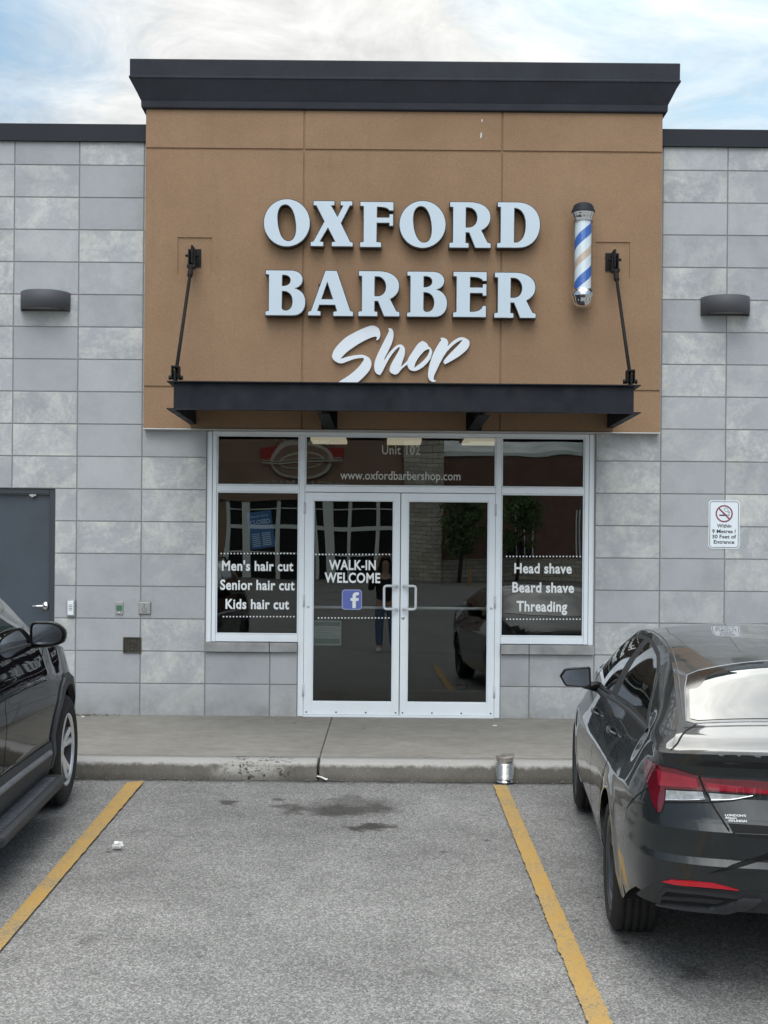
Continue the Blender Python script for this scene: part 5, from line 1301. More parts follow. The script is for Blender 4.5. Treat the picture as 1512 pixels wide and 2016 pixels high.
for sg in (-1, 1):
    f = C1.fn('low', sg)
    ribbon('lamp_trim', rp([(1311, 1574.5), (1388, 1574), (1382, 1559.5)]), f, .007, M['chrome'], sedan, height=.007)
    ribbon('lamp_trim', rp([(1400, 1575.5), (1440, 1574.5), (1482, 1566.5)]), f, .007, M['chrome'], sedan, height=.007)
    ribbon('panel_gap', rp([(1376, 1528), (1387, 1555), (1402, 1583), (1421, 1613), (1436, 1636)]), f, .005, M['seam'], sedan, off=.0016 + .008)
    ribbon('panel_gap', rp([(1278, 1549), (1262, 1560), (1246, 1574), (1233, 1590), (1222, 1608)]), f, .005, M['seam'], sedan, off=.002)
    ribbon('panel_gap', rp([(1308, 1579.5), (1355, 1580), (1402, 1580), (1442, 1576.5), (1490, 1567)]), f, .005, M['seam'], sedan, off=.002)
pl = rp([(1433, 1621), (1512, 1626)]); pl2 = rp([(1512, 1650), (1456, 1646), (1443, 1640)])
both('plate_recess', [pl[0], pl[1], (0, pl[1][1] - .003), (0, pl2[0][1] - .003)] + pl2, M['under'], .002, .004, **FD)
b = MB(); b.box(-.15, .15, -1.075, -1.066, .735, .825, .003); b.build('licence_plate', M['sign_white'], sedan)
# lower bumper: black valance with slatted vents, reflector, fold above
vb = rp([(1254, 1761), (1266, 1750), (1284, 1740), (1303, 1734), (1330, 1741), (1403, 1750), (1465, 1755), (1515, 1757)]); ve = rp([(1515, 1803), (1428, 1803), (1303, 1791), (1265, 1774)])
both('rear_valance', vb + [(0, vb[-1][1] - .005), (0, ve[0][1])] + ve, M['trim_black'], .004, .01, **FD)
both('rear_reflector', rp([(1305, 1734.5), (1322, 1731.5), (1360, 1734), (1403, 1738), (1430, 1745), (1454, 1752), (1424, 1748.5), (1380, 1744.5), (1328, 1740)]), M['red_refl'], .009, .010, **FD)
both('bumper_vent', rp([(1311, 1751.5), (1380, 1758), (1452, 1765), (1420, 1775), (1392, 1782), (1340, 1778), (1298, 1775), (1302, 1760)]), M['under'], .0045 + .001, .003, **FD)
for sg in (-1, 1):
    f = C1.fn('low', sg)
    def bp4(nm, pts, mat, off, th): patch(nm, rp(pts), f, mat, sedan, off, th, flip=(sg < 0), **FD)
    bp4('vent_slat', [(1305, 1761), (1360, 1764), (1424, 1770), (1414, 1775), (1360, 1770), (1303, 1767)], M['trim_black'], .014, .012)
    bp4('vent_rim', [(1296, 1779), (1299, 1757), (1312, 1746), (1380, 1752), (1460, 1761), (1456, 1767), (1380, 1758), (1316, 1752), (1306, 1760), (1303, 1778)], M['trim_black'], .016, .02)
    bp4('valance_fin', [(1296, 1777), (1340, 1780), (1392, 1784), (1425, 1777), (1456, 1766), (1498, 1768), (1466, 1784), (1430, 1804), (1380, 1801), (1303, 1792)], M['clad'], .026, .035)
    bp4('bumper_fold', [(1394, 1720), (1440, 1703), (1480, 1690), (1515, 1679), (1515, 1691), (1440, 1711)], M['seam'], .002, .002)
# side panels
SIDE = (C1.t_y(-.55), C1.t_y(3.1), .2, 1.05)
yt = C1.t_y
def dz(y): return C1.zbt(y)
front_door = [(yt(1.10), dz(1.10) - .004), (yt(2.0), dz(2.0) - .004), (yt(2.22), .82), (yt(2.26), .55), (yt(2.20), .30), (yt(1.12), .30), (yt(1.06), .5), (yt(1.08), .8)]
rear_door = [(yt(.16), dz(.16) - .004), (yt(1.085), dz(1.085) - .004), (yt(1.065), .8), (yt(1.045), .5), (yt(1.105), .30), (yt(.62), .30), (yt(.44), .50), (yt(.30), .66), (yt(.18), .84)]
for sg in (-1, 1):
    f = C1.fn('low', sg); fm = C1.fn('mid', sg)
    for nm, P in (('front_door', front_door), ('rear_door', rear_door)):
        d = patch(nm, P, f, M['grey_paint'], sedan, .0016, .003, .03, .0125, flip=(sg < 0)); ribbon('panel_gap', P, f, .006, M['seam'], d, off=.0003, closed=True)
        y = 1.26 if nm == 'front_door' else .34; zc = .845 if nm == 'front_door' else .875
        pp = [f(yt(y + q), zc + q * .02) for q in (0, .02, .10, .18, .20)]; hb = MB()
        outv = Vector((sg, 0, .15)); hb.tube([pp[0], pp[1] + outv * .026, pp[2] + outv * .034, pp[3] + outv * .028, pp[4]], [.008, .012, .012, .012, .008], 10); hb.build('door_handle', M['grey_paint'], d)
    ft = lambda a, w: (yt(a), w)
    day = [ft(2.42, .05), ft(2.05, .80), ft(1.75, .90), ft(1.4, .93), ft(.9, .93), ft(.5, .89), ft(.2, .80), ft(0, .62), ft(-.16, .36), ft(-.32, .03)]
    patch('window_surround', day, fm, M['trim_black'], sedan, .0015, .002, .04, .05, flip=(sg < 0))
    g1 = [ft(2.30, .08), ft(2.02, .70), ft(1.78, .82), ft(1.48, .87), ft(1.21, .88), ft(1.25, .08)]; g2 = [ft(1.00, .08), ft(1.01, .88), ft(.85, .87), ft(.5, .83), ft(.22, .73), ft(.02, .55), ft(-.10, .32), ft(-.20, .10)]
    patch('side_window', g1, fm, M['car_glass'], sedan, .003, .002, .04, .05, flip=(sg < 0)); patch('side_window', g2, fm, M['car_glass'], sedan, .003, .002, .04, .05, flip=(sg < 0))
    ribbon('belt_moulding', [(yt(a), dz(a) - .004) for a in (2.3, 1.9, 1.4, .9, .4, 0, -.30)], f, .026, M['trim_black'], sedan, height=.006)
    ribbon('roof_moulding', [(sg * (C1.xr(y) - .02), y) for y in (-.66, -.5, -.3, 0, .4, .8, 1.2, 1.6, 1.85)], tp, .009, M['trim_black'], sedan, height=.0015)
    # rear window edge, trunk seam
    rib = [(sg * .655, -.715), (sg * .742, -.88), (sg * .79, -.965)]
    ribbon('panel_gap', [(sg * .60, -.735), (sg * .655, -.80), (sg * .70, -.90), (sg * .735, -.945)], tp, .006, M['seam'], sedan, off=.0025)
    # door mirror
    Mx = lambda a, bq, d: Vector((sg * a, 1.86 + d, bq))
    out = [(.855, .945), (.860, 1.052), (.868, 1.060), (1.000, 1.046), (1.022, 1.040), (1.047, 1.004), (1.049, .994), (1.020, .944), (1.008, .936), (.890, .930)]
    pod('door_mirror', out, Mx, M['gloss_black'], sedan, [(0, .90), (-.008, .95), (-.004, .985), (.004, 1.0), (.040, 1.0), (.085, .88), (.115, .60)])
    dm = sedan.children[-1]
    b = MB(); gl = [(.955 + (p[0] - .955) * .86, .994 + (p[1] - .994) * .84) for p in out]; b.prism(gl, lambda u, v, t: Mx(u, v, t), -.007, -.0115); b.build('mirror_glass', M['mirror'], dm)
    b = MB(); b.tube([(sg * .80, 1.93, .925), (sg * .90, 1.90, .945)], [.035, .026], 10); b.build('mirror_arm', M['gloss_black'], dm)
rw = [(-.50, -.170), (-.25, -.145), (0, -.138), (.25, -.145), (.50, -.170), (.555, -.20), (.585, -.34), (.612, -.55), (.628, -.685), (.60, -.712), (.30, -.728), (0, -.732), (-.30, -.728), (-.60, -.712), (-.628, -.685), (-.612, -.55), (-.585, -.34), (-.555, -.20)]
patch('window_surround', [(x * 1.014, -.43 + (y + .43) * 1.04) for x, y in rw], tp, M['gloss_black'], sedan, .001, .002, .05, .04)
patch('rear_window', [(x * .985, -.43 + (y + .43) * .97) for x, y in rw], tp, M['rear_glass'], sedan, .003, .002, .05, .04)
corner_refl = [(-.580, -.36), (-.572, -.30), (-.548, -.215), (-.49, -.18), (-.22, -.158), (-.24, -.172), (-.40, -.20), (-.47, -.245), (-.525, -.345), (-.55, -.37)]
for s_ in (1, -1): patch('dark_reflection', [(x * s_, y) for x, y in corner_refl], tp, M['gloss_black'], sedan, .0036, .0005, .04, .03)  # black patches painting the cornice's dark reflection onto the rear glass corners
ribbon('edge_glint', [(x * 1.018, -.43 + (y + .43) * 1.05) for x, y in rw], tp, .006, M['grey_strip'], sedan, height=.0035, closed=True)  # pale ribbon standing in for light caught along the rear window edge
ws = [(-.56, 1.88), (0, 1.98), (.56, 1.88), (.70, 2.66), (.4, 2.84), (0, 2.90), (-.4, 2.84), (-.70, 2.66)]
patch('windscreen', ws, tp, M['car_glass'], sedan, .003, .002, .05, .05)
ribbon('panel_gap', [(-.66, -.765), (-.3, -.785), (0, -.79), (.3, -.785), (.66, -.765)], tp, .006, M['seam'], sedan, off=.002)
# dealer decal on the boot lid
dc = rp([(1427, 1617.5), (1470, 1619)]); A = lo(*dc[0]); Bq = lo(*dc[1]); ux = (Bq - A).normalized(); up = (lo(dc[0][0], dc[0][1] + .01) - A).normalized(); nn = ux.cross(up).normalized(); nn = -nn if nn.y > 0 else nn
Wd = (Bq - A).length
for txt, h0, ch, w0, w1 in (("LONDON'S", .021, .0085, .0, .97), ('Airport', .0115, .0075, .0, .55), ('HYUNDAI', .0, .0085, .18, 1.0)):
    o = text_mesh('dealer_decal', txt, M['vinyl'], sedan, (w0 * Wd, w1 * Wd, h0, ch), 0, .0006, bold=.03)
    for v in o.data.vertices: v.co = A + ux * v.co.x + up * v.co.z + nn * (.0045 - v.co.y)

# ---------------- black SUV, left of the empty stall
YAW2 = -0.052
M2 = place_matrix(-3.092, -3.70, YAW2)
suv = car_root('parked_suv', 'black SUV with running board and silver wheel parked nose in left of the empty stall', 'car', M2)
C2 = Car([(0, -3.84), (.35, -3.835), (.66, -3.79), (.82, -3.68), (.90, -3.45), (.93, -3.1), (.942, -2.6), (.945, -1.5), (.945, -.1), (.925, .25), (.885, .50), (.80, .72), (.65, .85), (.4, .91), (0, .93)],
         [(0, .055), (.08, .028), (.18, .010), (.30, .022), (.42, .012), (.55, .0), (.68, .002), (.735, -.004), (.76, .010), (.85, .016), (1, .02)],
         [(.3, .1), (.45, .0), (.7, .0), (.8, .03), (1.0, .02), (1.2, .03)],
         [(.25, .1), (.4, .0), (.7, .0), (.9, .05)],
         [(-3.84, 1.12), (-3.5, 1.19), (-2.5, 1.20), (-1.5, 1.19), (-.95, 1.175), (-.60, 1.155), (-.40, 1.12), (0, 1.070), (.3, 1.030), (.55, .98), (.8, .90), (.93, .84)],
         [(-3.84, .6), (-3.6, .82), (-3.0, .86), (-1.5, .875), (-.95, .872), (-.4, .878), (0, .895), (.3, .872), (.55, .80), (.8, .62), (.93, .3)],
         [(-3.84, 1.13), (-3.72, 1.25), (-3.55, 1.48), (-3.3, 1.61), (-2.5, 1.69), (-1.8, 1.69), (-1.25, 1.62), (-.85, 1.46), (-.38, 1.22), (0, 1.15), (.4, 1.07), (.7, .96), (.93, .83)],
         [(-3.75, .74), (-3.55, .70), (-3.2, .66), (-2.5, .645), (-1.8, .65), (-1.4, .665), (-.95, .71), (-.38, .785), (0, .80), (.4, .76), (.7, .68)],
         [(-3.75, 1.16), (-3.55, 1.38), (-3.2, 1.56), (-2.5, 1.655), (-1.8, 1.655), (-1.4, 1.60), (-.95, 1.455), (-.38, 1.175), (0, 1.10), (.4, 1.035), (.7, .93)],
         -3.66, .62, (-2.765, 0.0), 0.372, 0.0, 0.28, M2)
shell(C2, suv, M['navy_paint'], 0.47, 0.42, 0.30, 0.34)
for x in (-.83, .83):
    for y in (0, -2.765): make_wheel(suv, x, y, .372, .235, .245, 1 if x > 0 else -1, M['alloy'], 5, 'double')
y2 = C2.t_y
M['step'] = pmat('pale_worn_step', (.10, .11, .125), .5, var=.4, vscale=30)
tp2 = C2.fn('top', 1)
for sg in (-1, 1):
    f = C2.fn('low', sg); fm = C2.fn('mid', sg)
    def pq(poly, nm, mat, off, th, par=suv, fn=f, **k): return patch(nm, poly, fn, mat, par, off, th, flip=(sg < 0), **k)
    for A in C2.ax:
        ring = arc_pts(C2, A, .448, .335, 26) + arc_pts(C2, A, .525, .335, 26)[::-1]
        pq(ring, 'arch_cladding', M['clad'], .014, .045, du=.025, dv=.0125)
    sa, sb = C2.ax[0] + .535, C2.ax[1] - .535
    pq([(y2(sa), .30), (y2(sb), .30), (y2(sb + .02), .42), (y2(sb - .03), .515), (y2(sa), .545)], 'sill_cladding', M['clad'], .010, .03, du=.05, dv=.0125)
    ribbon('sill_strip', [(y2(sa + .1), .475), (y2(-1.4), .468), (y2(sb - .09), .455)], f, .042, M['grey_strip'], suv, height=.026)
    fd = [(y2(-.71), C2.zbt(-.71) - .005), (y2(-1.80), C2.zbt(-1.8) - .005), (y2(-1.82), .9), (y2(-1.80), .56), (y2(-.76), .525), (y2(-.715), .62), (y2(-.70), .85)]
    rd = [(y2(-1.815), C2.zbt(-1.815) - .005), (y2(-2.72), C2.zbt(-2.72) - .005), (y2(-2.62), .95), (y2(-2.36), .80), (y2(-2.24), .56), (y2(-1.815), .56), (y2(-1.835), .9)]
    for nm, P, hy in (('front_door', fd, -1.62), ('rear_door', rd, -2.5)):
        d = pq(P, nm, M['navy_paint'], .0016, .003, dv=.0125); ribbon('panel_gap', P, f, .007, M['seam'], d, off=.0003, closed=True)
        hb = MB(); zc = 1.035; pp = [f(y2(hy + q), zc) for q in (.11, .09, .0, -.09, -.11)]; ov = Vector((sg, 0, .05))
        hb.tube([pp[0], pp[1] + ov * .024, pp[2] + ov * .034, pp[3] + ov * .026, pp[4]], [.007, .013, .014, .013, .007], 12); hb.build('door_handle', M['chrome'] if nm == 'rear_door' else M['navy_paint'], d)
        hb = MB(); hb.tube([pp[1] + ov * .026, pp[1] + ov * .028 + Vector((0, .012, 0))], [.015, .011], 12); hb.build('handle_cap', M['chrome'], d)
    ribbon('panel_gap', [(y2(-.70), .86), (y2(-.70), 1.0), (y2(-.62), 1.06), (y2(-.50), 1.10), (y2(-.42), 1.122)], f, .006, M['seam'], suv, off=.0012)
    ft = lambda a, w: (y2(a), w)
    pq([ft(-.43, .0), ft(-.62, .80), ft(-.95, .93), ft(-1.6, .955), ft(-2.6, .955), ft(-3.25, .90), ft(-3.45, .45), ft(-3.3, 0)], 'window_surround', M['gloss_black'], .0012, .002, fn=fm, du=.04, dv=.05)
    pq([ft(-.70, .09), ft(-.80, .60), ft(-1.0, .82), ft(-1.25, .88), ft(-1.76, .90), ft(-1.76, .07)], 'side_window', M['car_glass'], .003, .002, fn=fm, du=.04, dv=.05)
    pq([ft(-1.86, .07), ft(-1.86, .90), ft(-2.6, .90), ft(-2.62, .07)], 'side_window', M['car_glass'], .003, .002, fn=fm, du=.04, dv=.05)
    pq([ft(-2.70, .07), ft(-2.68, .90), ft(-3.2, .82), ft(-3.3, .4), ft(-3.2, .07)], 'side_window', M['car_glass'], .003, .002, fn=fm, du=.04, dv=.05)
    ribbon('belt_moulding', [(y2(a), C2.zbt(a) - .006) for a in (-.60, -.95, -1.4, -1.9, -2.5, -3.2)], f, .022, M['trim_black'], suv, height=.008)
    # running board with treads
    rb_ = MB(); X0, X1, Z1 = .83, 1.035, .300
    P = [(X0, Z1 - .055), (X0, Z1), (X1 - .03, Z1), (X1 - .006, Z1 - .010), (X1, Z1 - .028), (X1 - .012, Z1 - .060), (X1 - .05, Z1 - .068)]
    ya, yb = -2.26, -.535; rows = []
    for y, k in ((ya, 0.90), (ya + .03, 1.0), (yb - .10, 1.0), (yb - .035, .985), (yb - .008, .95), (yb, .89)):
        rows.append([rb_.bm.verts.new((sg * (X0 + (x - X0) * (k if k < 1 else 1) ** 2.2), y, Z1 - .03 + (z - Z1 + .03) * (.75 + .25 * k))) for x, z in P])
    for R0, R1 in zip(rows, rows[1:]):
        for i in range(len(P)): g_ = rb_.bm.faces.new((R0[i], R0[(i + 1) % len(P)], R1[(i + 1) % len(P)], R1[i])); g_.smooth = False
    rb_.bm.faces.new(rows[0][::-1]); rb_.bm.faces.new(rows[-1]); board = rb_.build('running_board', M['clad'], suv)
    tb = MB(); y = yb - .13
    while y > ya + .08: tb.box(min(sg * .855, sg * (X1 - .042)), max(sg * .855, sg * (X1 - .042)), y - .012, y, Z1 + .0005, Z1 + .006, .002); y -= .034
    tb.build('step_tread', M['step'], board)
    bk = MB()
    for y in (-.85, -1.9): bk.box(min(sg * .5, sg * .9), max(sg * .5, sg * .9), y - .03, y + .03, .26, .285)
    bk.build('bracket', M['under'], board)
    # mirror
    Mx = lambda a, bq, d: Vector((sg * a, -.80 + d, bq))
    out = smooth_closed([(.858, 1.150), (.850, 1.24), (.862, 1.298), (.93, 1.304), (.985, 1.302), (1.03, 1.285), (1.068, 1.245), (1.066, 1.19), (1.04, 1.165), (.98, 1.150), (.91, 1.142)], 4)
    pod('door_mirror', out, Mx, M['gloss_black'], suv, [(.006, .88), (-.010, .93), (-.012, .965), (.0, 1.0), (.05, 1.0), (.10, .90), (.135, .62)]); dm = suv.children[-1]
    gl = [(.955 + (p[0] - .955) * .82, 1.226 + (p[1] - 1.226) * .80) for p in out]
    b = MB(); b.prism(gl, lambda u, v, t: Mx(u, v, t), -.004, -.0135); b.build('mirror_glass', M['mirror'], dm)
    b = MB(); b.tube([(sg * .80, -.70, 1.15), (sg * .87, -.745, 1.172)], [.045, .035], 12); b.build('mirror_arm', M['gloss_black'], dm)
    b = MB(); b.tube([(sg * .862, -.815, 1.16), (sg * .90, -.815, 1.165), (sg * 1.0, -.813, 1.165)], [.008, .012, .006], 8); b.build('mirror_lip', M['gloss_black'], dm)
    pq([(y2(-3.45), 1.0), (y2(-3.50), 1.16), (C2.t_y(-3.5) * .55, 1.10), (C2.t_y(-3.5) * .55, 1.02)], 'tail_lamp', M['red_dark'], .005, .008, du=.03, dv=.02)
patch('windscreen', [(-.66, -.98), (0, -1.10), (.66, -.98), (.74, -.45), (.4, -.36), (0, -.33), (-.4, -.36), (-.74, -.45)], tp2, M['car_glass'], suv, .003, .002, .05, .05)
patch('rear_window', [(-.62, -3.38), (.62, -3.38), (.64, -3.64), (-.64, -3.64)], tp2, M['car_glass'], suv, .003, .002, .05, .03)
for y in (-1.5, -2.9):
    pass
for sg in (-1, 1): b = MB(); b.tube([(sg * .62, -1.35, 1.655), (sg * .60, -1.5, 1.715), (sg * .60, -2.9, 1.715), (sg * .62, -3.05, 1.645)], .016, 10); b.build('roof_rail', M['grey_strip'], suv)

# ------------------------------------------------------------------ across the lot: the store whose front the shop glass mirrors
GZ = lot_z(-50); OY = -87.0; K = (CAM.y - 2 * CAM.y + CAM.y + (0 - OY) + 12.7) / F
def ox(px): return (px - 756) * K
def oz(py): return CAM.z - (py - CY) * K
M['brown_wall'] = pmat('brown_stucco', (0.30, 0.20, 0.145), 0.9, var=0.12, vscale=.4)
M['ashlar'] = pmat('pale_ashlar', (0.30, 0.27, 0.215), 0.9, var=0.10, vscale=.5)
tA = NT(M['ashlar'].node_tree); brk = tA.n('ShaderNodeTexBrick', i_Scale=1.0); tcA = tA.n('ShaderNodeTexCoord'); mpA = tA.n('ShaderNodeMapping'); mpA.inputs['Rotation'].default_value = (rad(90), 0, 0); tA.l(tcA.outputs['Object'], mpA.inputs[0]); tA.l(mpA.outputs[0], brk.inputs['Vector'])
for k_, v_ in (('Color1', (.66, .62, .53, 1)), ('Color2', (.45, .41, .34, 1)), ('Mortar', (.15, .14, .12, 1))): brk.inputs[k_].default_value = v_
brk.inputs['Brick Width'].default_value = .9; brk.inputs['Row Height'].default_value = .32; brk.inputs['Mortar Size'].default_value = .02; tA.l(brk.outputs[0], M['ashlar'].node_tree.nodes['Principled BSDF'].inputs['Base Color'])
M['red_brick'] = pmat('dark_red_brick', (0.19, 0.112, 0.088), 0.9, var=0.2, vscale=2)
M['pale_frame'] = pmat('pale_green_grey_frame', (0.80, 0.85, 0.81), 0.5)
M['store_glass'] = pmat('dark_store_glass', (0.010, 0.011, 0.012), 0.15)
store = thing('grocery_store', 'brown grocery store with stone pier across the lot, mirrored in the shop glass', 'building', (0, OY, GZ))
def sb(name, mat, x0, x1, z0, z1, y0=-.3, y1=0.0, par=store, bev=0): b = MB(); b.box(x0, x1, y0, y1, z0 - GZ, z1 - GZ, bev); return b.build(name, mat, par)
sb('wall', M['brown_wall'], ox(250), ox(793), oz(985), oz(815), -8, 0)
sb('wall', M['brown_wall'], ox(250), ox(440), GZ, oz(985), -8, -.2)
sb('stone_pier', M['ashlar'], ox(793.5), ox(872), GZ, oz(850), -3, .8)
sb('brick_wall', M['red_brick'], ox(872.5), ox(1240), GZ, oz(896), -8, -.2)
sb('parapet', M['pale_frame'], ox(872.5), ox(1240), oz(896) + .01, oz(889), -8, -.1)
sb('stone_base', M['ashlar'], ox(873), ox(1240), GZ, oz(1098), -.19, .25)
sb('store_glass', M['store_glass'], ox(440.5), ox(793), GZ + .01, oz(985.5), -2.0, -.6)
for x in (440.5, 474, 545, 612, 634, 648, 686, 740, 786): sb('window_frame', M['pale_frame'], ox(x), ox(x + (7 if x not in (474, 634) else 17)), GZ + .01, oz(985.5), -.59, -.1 if x in (474, 634) else -.2)
for py, hgt in ((1001, 2.2), (1035, 8), (1090, 3)): sb('window_frame', M['pale_frame'], ox(441), ox(792), oz(py + hgt), oz(py), -.58, -.32)
for x in (1010, 1030, 1050, 1135, 1142): sb('window_frame', M['alu'], ox(x), ox(x + 3), oz(1096), oz(1000), -.19, .0)
sb('window_pane', M['store_glass'], ox(990), ox(1053), oz(1096), oz(1062), -.195, -.1)
sg_ = thing('store_sign', 'cream oval sign with red banner over FRESH MARKET letters on the brown store', 'sign', (ox(594), OY, oz(908)))
e = lambda a, bq, y0, y1, mat, nm: (lambda b_: (b_.prism([(-u, v) for u, v in ellipse(0, 0, a, bq, n=48)], lambda u, v, t: (u, t, v), y0, y1), b_.build(nm, mat, sg_)))(MB())
M['cream'] = pmat('cream_sign', (0.55, 0.50, 0.42), 0.6); M['banner'] = pmat('red_banner', (0.40, 0.03, 0.03), 0.6)
b = MB(); b.box(-3.1, 3.1, .02, .12, .15, .85); b.build('banner', M['banner'], sg_)
e(2.35, 1.35, .1, .25, M['cream'], 'rim'); e(2.1, 1.12, .25, .30, M['brown_wall'], 'oval_face'); e(1.75, .62, .30, .36, M['cream'], 'rim'); e(1.6, .5, .36, .40, M['brown_wall'], 'oval_face')
b = MB(); b.box(-3.0, 3.0, .40, .46, -.14, -.04); b.box(-3.0, 3.0, .40, .46, .06, .12); b.build('cross_bar', M['cream'], sg_)
def store_text(txt, x0, x1, z, cap, mat):
    o = text_mesh('sign_lettering', txt, mat, sg_, (x0, x1, z, cap), 0, .12, bold=.01)
    for v in o.data.vertices: v.co = Vector((-v.co.x, .12 - v.co.y, v.co.z))
    return o
store_text('FARM BOY', -2.3, 2.3, 1.05, .75, M['cream']); store_text('FRESH', -3.3, -.8, -1.95, .55, M['cream']); store_text('MARKET', .6, 4.1, -1.95, .55, M['cream'])
# trees before the brick wall
def tree(name, label, x, y, h, r, seed):
    o = thing(name, label, 'tree', (x, y, GZ)); rr = random.Random(seed); b = MB()
    b.tube([(0, 0, 0), (.05, .02, h * .3), (0, .08, h * .55), (.05, 0, h * .8)], [.14, .11, .08, .04], 8)
    for k in range(7):
        a = rr.random() * 6.28; z = h * (.35 + .06 * k); b.tube([(0, 0, z), (math.cos(a) * r * .5, math.sin(a) * r * .5, z + h * .1), (math.cos(a) * r * .85, math.sin(a) * r * .85, z + h * .16)], [.05, .03, .015], 6)
    b.build('trunk', pmat('bark', (.06, .045, .035), .9, var=.3), o)
    b = MB()
    cl = []
    for _ in range(34):
        a, q, z = rr.random() * 6.28, rr.random() ** .5, rr.uniform(.36, .97); w = r * math.sin(math.pi * min(max((z - .28) / .74, .05), .97)) ** .6
        cl.append(Vector((math.cos(a) * w * q, math.sin(a) * w * q, h * z)))
    for c in cl:
        for _ in range(90):
            p = c + Vector((rr.gauss(0, .33), rr.gauss(0, .33), rr.gauss(0, .24))); d1 = Vector((rr.uniform(-1, 1), rr.uniform(-1, 1), rr.uniform(-1, 1))).normalized() * .13; d2 = d1.orthogonal().normalized() * .08
            b.poly([p - d1, p + d2, p + d1, p - d2])
    b.build('crown', M['leaf_green'], o, normals=False)
M['leaf_green'] = pmat('green_leaves', (.14, .21, .075), .7, var=.5, vscale=2)
tree('young_tree', 'young leafy tree standing before the stone base of the brick wall', ox(905), OY + 3.5, 6.2, 1.6, 4)
tree('broad_tree', 'broad leafy tree standing before the brick wall windows', ox(1003), OY + 4.0, 6.6, 2.2, 9)
bo = thing('yellow_bollard', 'yellow steel bollard standing on the far side of the lot', 'bollard', (ox(901), OY + 16, GZ)); b = MB(); b.lathe([(.09, 0), (.09, 1.05), (.06, 1.12), (0, 1.14)], (0, 0, 0), n=16); b.build('post', M['paint'], bo)

# ------------------------------------------------------------------ the person taking the picture (mirrored in the left door)
def skin_body(name, verts, edges, radii, mat, parent, sub=2, root=0):
    me = bpy.data.meshes.new(name); me.from_pydata(verts, edges, []); o = bpy.data.objects.new(name, me); COL.objects.link(o)
    m = o.modifiers.new('skin', 'SKIN'); m.use_smooth_shade = True
    for i, r in enumerate(radii): me.skin_vertices[0].data[i].radius = (r, r) if isinstance(r, (int, float)) else r
    me.skin_vertices[0].data[root].use_root = True
    s = o.modifiers.new('sub', 'SUBSURF'); s.levels = sub; s.render_levels = sub
    bpy.context.view_layer.update(); res = bpy.data.meshes.new_from_object(o.evaluated_get(bpy.context.evaluated_depsgraph_get()))
    bpy.data.objects.remove(o); bpy.data.meshes.remove(me); res.name = name
    for p in res.polygons: p.use_smooth = True
    return link_mesh(name, res, mat, parent)
M['skin'] = pmat('skin', (.55, .34, .25), .5); M['jacket'] = pmat('dark_jacket', (.016, .016, .018), .8); M['jeans'] = pmat('blue_jeans', (.11, .175, .28), .85, var=.25, vscale=20); M['shoe'] = pmat('white_shoes', (.85, .84, .80), .6); M['hair'] = pmat('dark_hair', (.02, .016, .012), .7)
py_ = CAM.y - .36; gz = lot_z(py_)
man = thing('person', 'person in dark jacket, blue jeans and white shoes holding up a phone to photograph', 'person', (.045, py_, gz))
S = CAM.z - gz                                             # eye and phone height
ns_ = [(0, 0, .96), (0, 0, 1.08), (0, .0, 1.24), (0, .0, 1.40), (0, .01, 1.52), (0, .02, 1.58), (0, .035, 1.68), (0, .035, 1.80)]
rs_ = [(.155, .115), (.150, .11), (.165, .115), (.155, .105), (.07, .065), (.06, .06), (.078, .095), (.062, .075)]
ed = [(i, i + 1) for i in range(7)]
def limb(root, pts, rr):
    global ns_, rs_, ed
    k = root
    for p, r in zip(pts, rr): ns_.append(p); rs_.append(r); ed.append((k, len(ns_) - 1)); k = len(ns_) - 1
for s_ in (-1, 1):
    limb(0, [(s_ * .10, 0, .88), (s_ * .115, .015, .50), (s_ * .12, -.01, .12), (s_ * .125, .04, .055), (s_ * .135, .16, .035)], [(.088, .09), .062, .045, .042, .036])
    limb(3, [(s_ * .19, 0, 1.42), (s_ * .27, .10, 1.20), (s_ * .13, .27, S - .10), (s_ * .085, .315, S - .045)], [.058, .046, .034, .026])
body = skin_body('body', ns_, ed, rs_, M['skin'], man)
# clothing: shells over the same skeleton
tv = [(0, 0, .93), (0, 0, 1.08), (0, 0, 1.24), (0, 0, 1.40), (0, .01, 1.50)] ; te = [(0, 1), (1, 2), (2, 3), (3, 4)]; tr = [(.175, .135), (.170, .13), (.185, .135), (.175, .125), (.085, .08)]
for s_ in (-1, 1):
    k = 3
    for p, r in zip([(s_ * .19, 0, 1.42), (s_ * .27, .10, 1.20), (s_ * .145, .25, S - .12)], [.070, .058, .044]): tv.append(p); te.append((k, len(tv) - 1)); tr.append(r); k = len(tv) - 1
skin_body('jacket', tv, te, tr, M['jacket'], man)
jv = [(0, 0, .97), (0, 0, .93)]; je = [(0, 1)]; jr = [(.165, .125), (.165, .125)]
for s_ in (-1, 1):
    k = 1
    for p, r in zip([(s_ * .10, 0, .86), (s_ * .115, .015, .50), (s_ * .12, -.01, .10)], [(.098, .10), .076, .066]): jv.append(p); je.append((k, len(jv) - 1)); jr.append(r); k = len(jv) - 1
skin_body('jeans', jv, je, jr, M['jeans'], man)
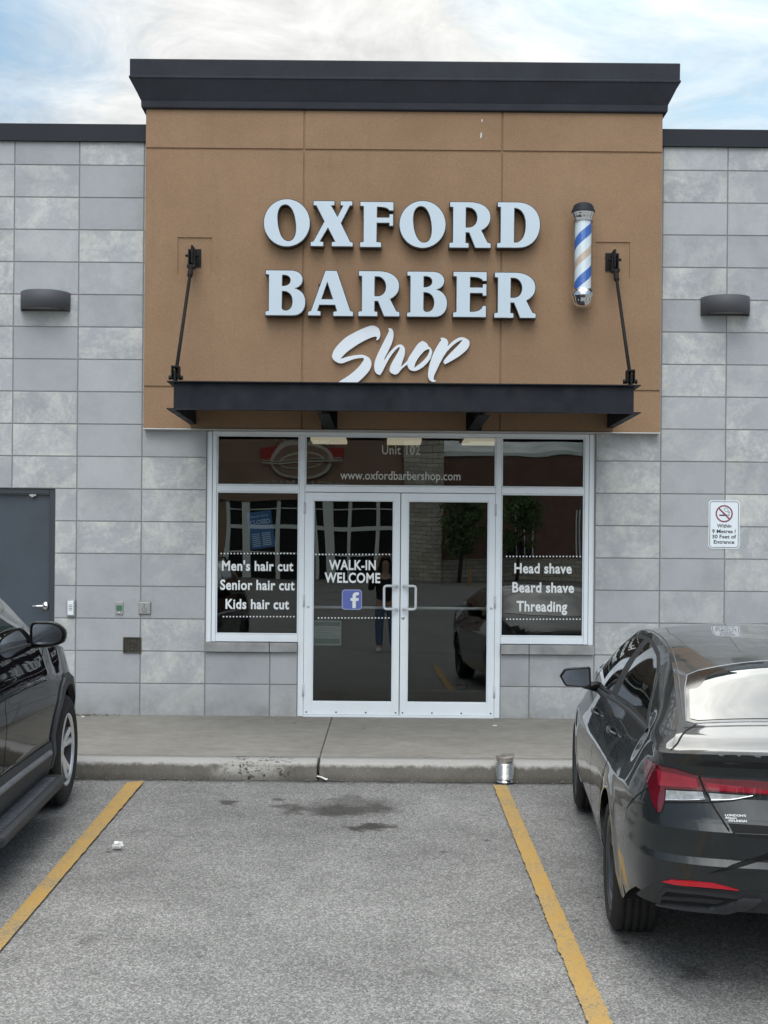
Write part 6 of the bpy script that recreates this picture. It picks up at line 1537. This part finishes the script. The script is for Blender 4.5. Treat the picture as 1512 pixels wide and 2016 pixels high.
for s_ in (-1, 1): skin_body('shoe', [(s_ * .122, -.06, .05), (s_ * .125, .03, .05), (s_ * .133, .13, .042), (s_ * .137, .19, .036)], [(0, 1), (1, 2), (2, 3)], [(.045, .05), (.046, .05), (.046, .040), (.034, .028)], M['shoe'], man)
b = MB(); bb = bmesh.new(); bmesh.ops.create_uvsphere(bb, u_segments=24, v_segments=16, radius=1.0)
for v in bb.verts: v.co = Vector((v.co.x * .087, .015 + v.co.y * .105 - (.012 if v.co.y > 0 else 0), 1.775 + v.co.z * .095))
bmesh.ops.delete(bb, geom=[v for v in bb.verts if v.co.y > .055 and v.co.z < 1.82], context='VERTS'); b.absorb(bb, True); b.build('hair', M['hair'], man, normals=False)
b = MB(); b.lathe([(.012, .128), (.004, .142), (0, .145)], (0, 0, 1.705), 'Y', 10)
for s_ in (-1, 1): b.lathe([(.010, .112), (.006, .120), (0, .122)], (s_ * .032, 0, 1.735), 'Y', 10)
b.box(-.024, .024, .112, .122, 1.655, 1.665, .003); b.build('face', M['skin'], man)
for s_ in (-1, 1):
    for k, (dx, dzq, L) in enumerate(((0, .030, .060), (0, .012, .066), (0, -.006, .062), (0, -.022, .050))):
        a = Vector((s_ * .088, .318, S - .028 + dzq)); pts = [a, a + Vector((-s_ * .006, .022, .004)), a + Vector((-s_ * .030, .030, .003)), a + Vector((-s_ * L, .026, 0))]
        b = MB(); b.tube(pts, [.0095, .009, .0085, .006], 8); b.build('finger', M['skin'], body)
    a = Vector((s_ * .085, .312, S - .060)); b = MB(); b.tube([a, a + Vector((-s_ * .02, .004, .014)), a + Vector((-s_ * .035, .014, .034))], [.011, .010, .007], 8); b.build('thumb', M['skin'], body)
ph = thing('phone', 'black phone held upright in both hands of the person', 'phone', (.03, CAM.y - .012, CAM.z - .010))
b = MB(); b.box(-.074, .074, -.008, 0, -.036, .036, .003); b.build('phone_body', M['gloss_black'], ph)
b = MB(); b.box(-.070, -.036, 0, .0015, .0, .033, .001); b.build('camera_bump', M['gloss_black'], ph)
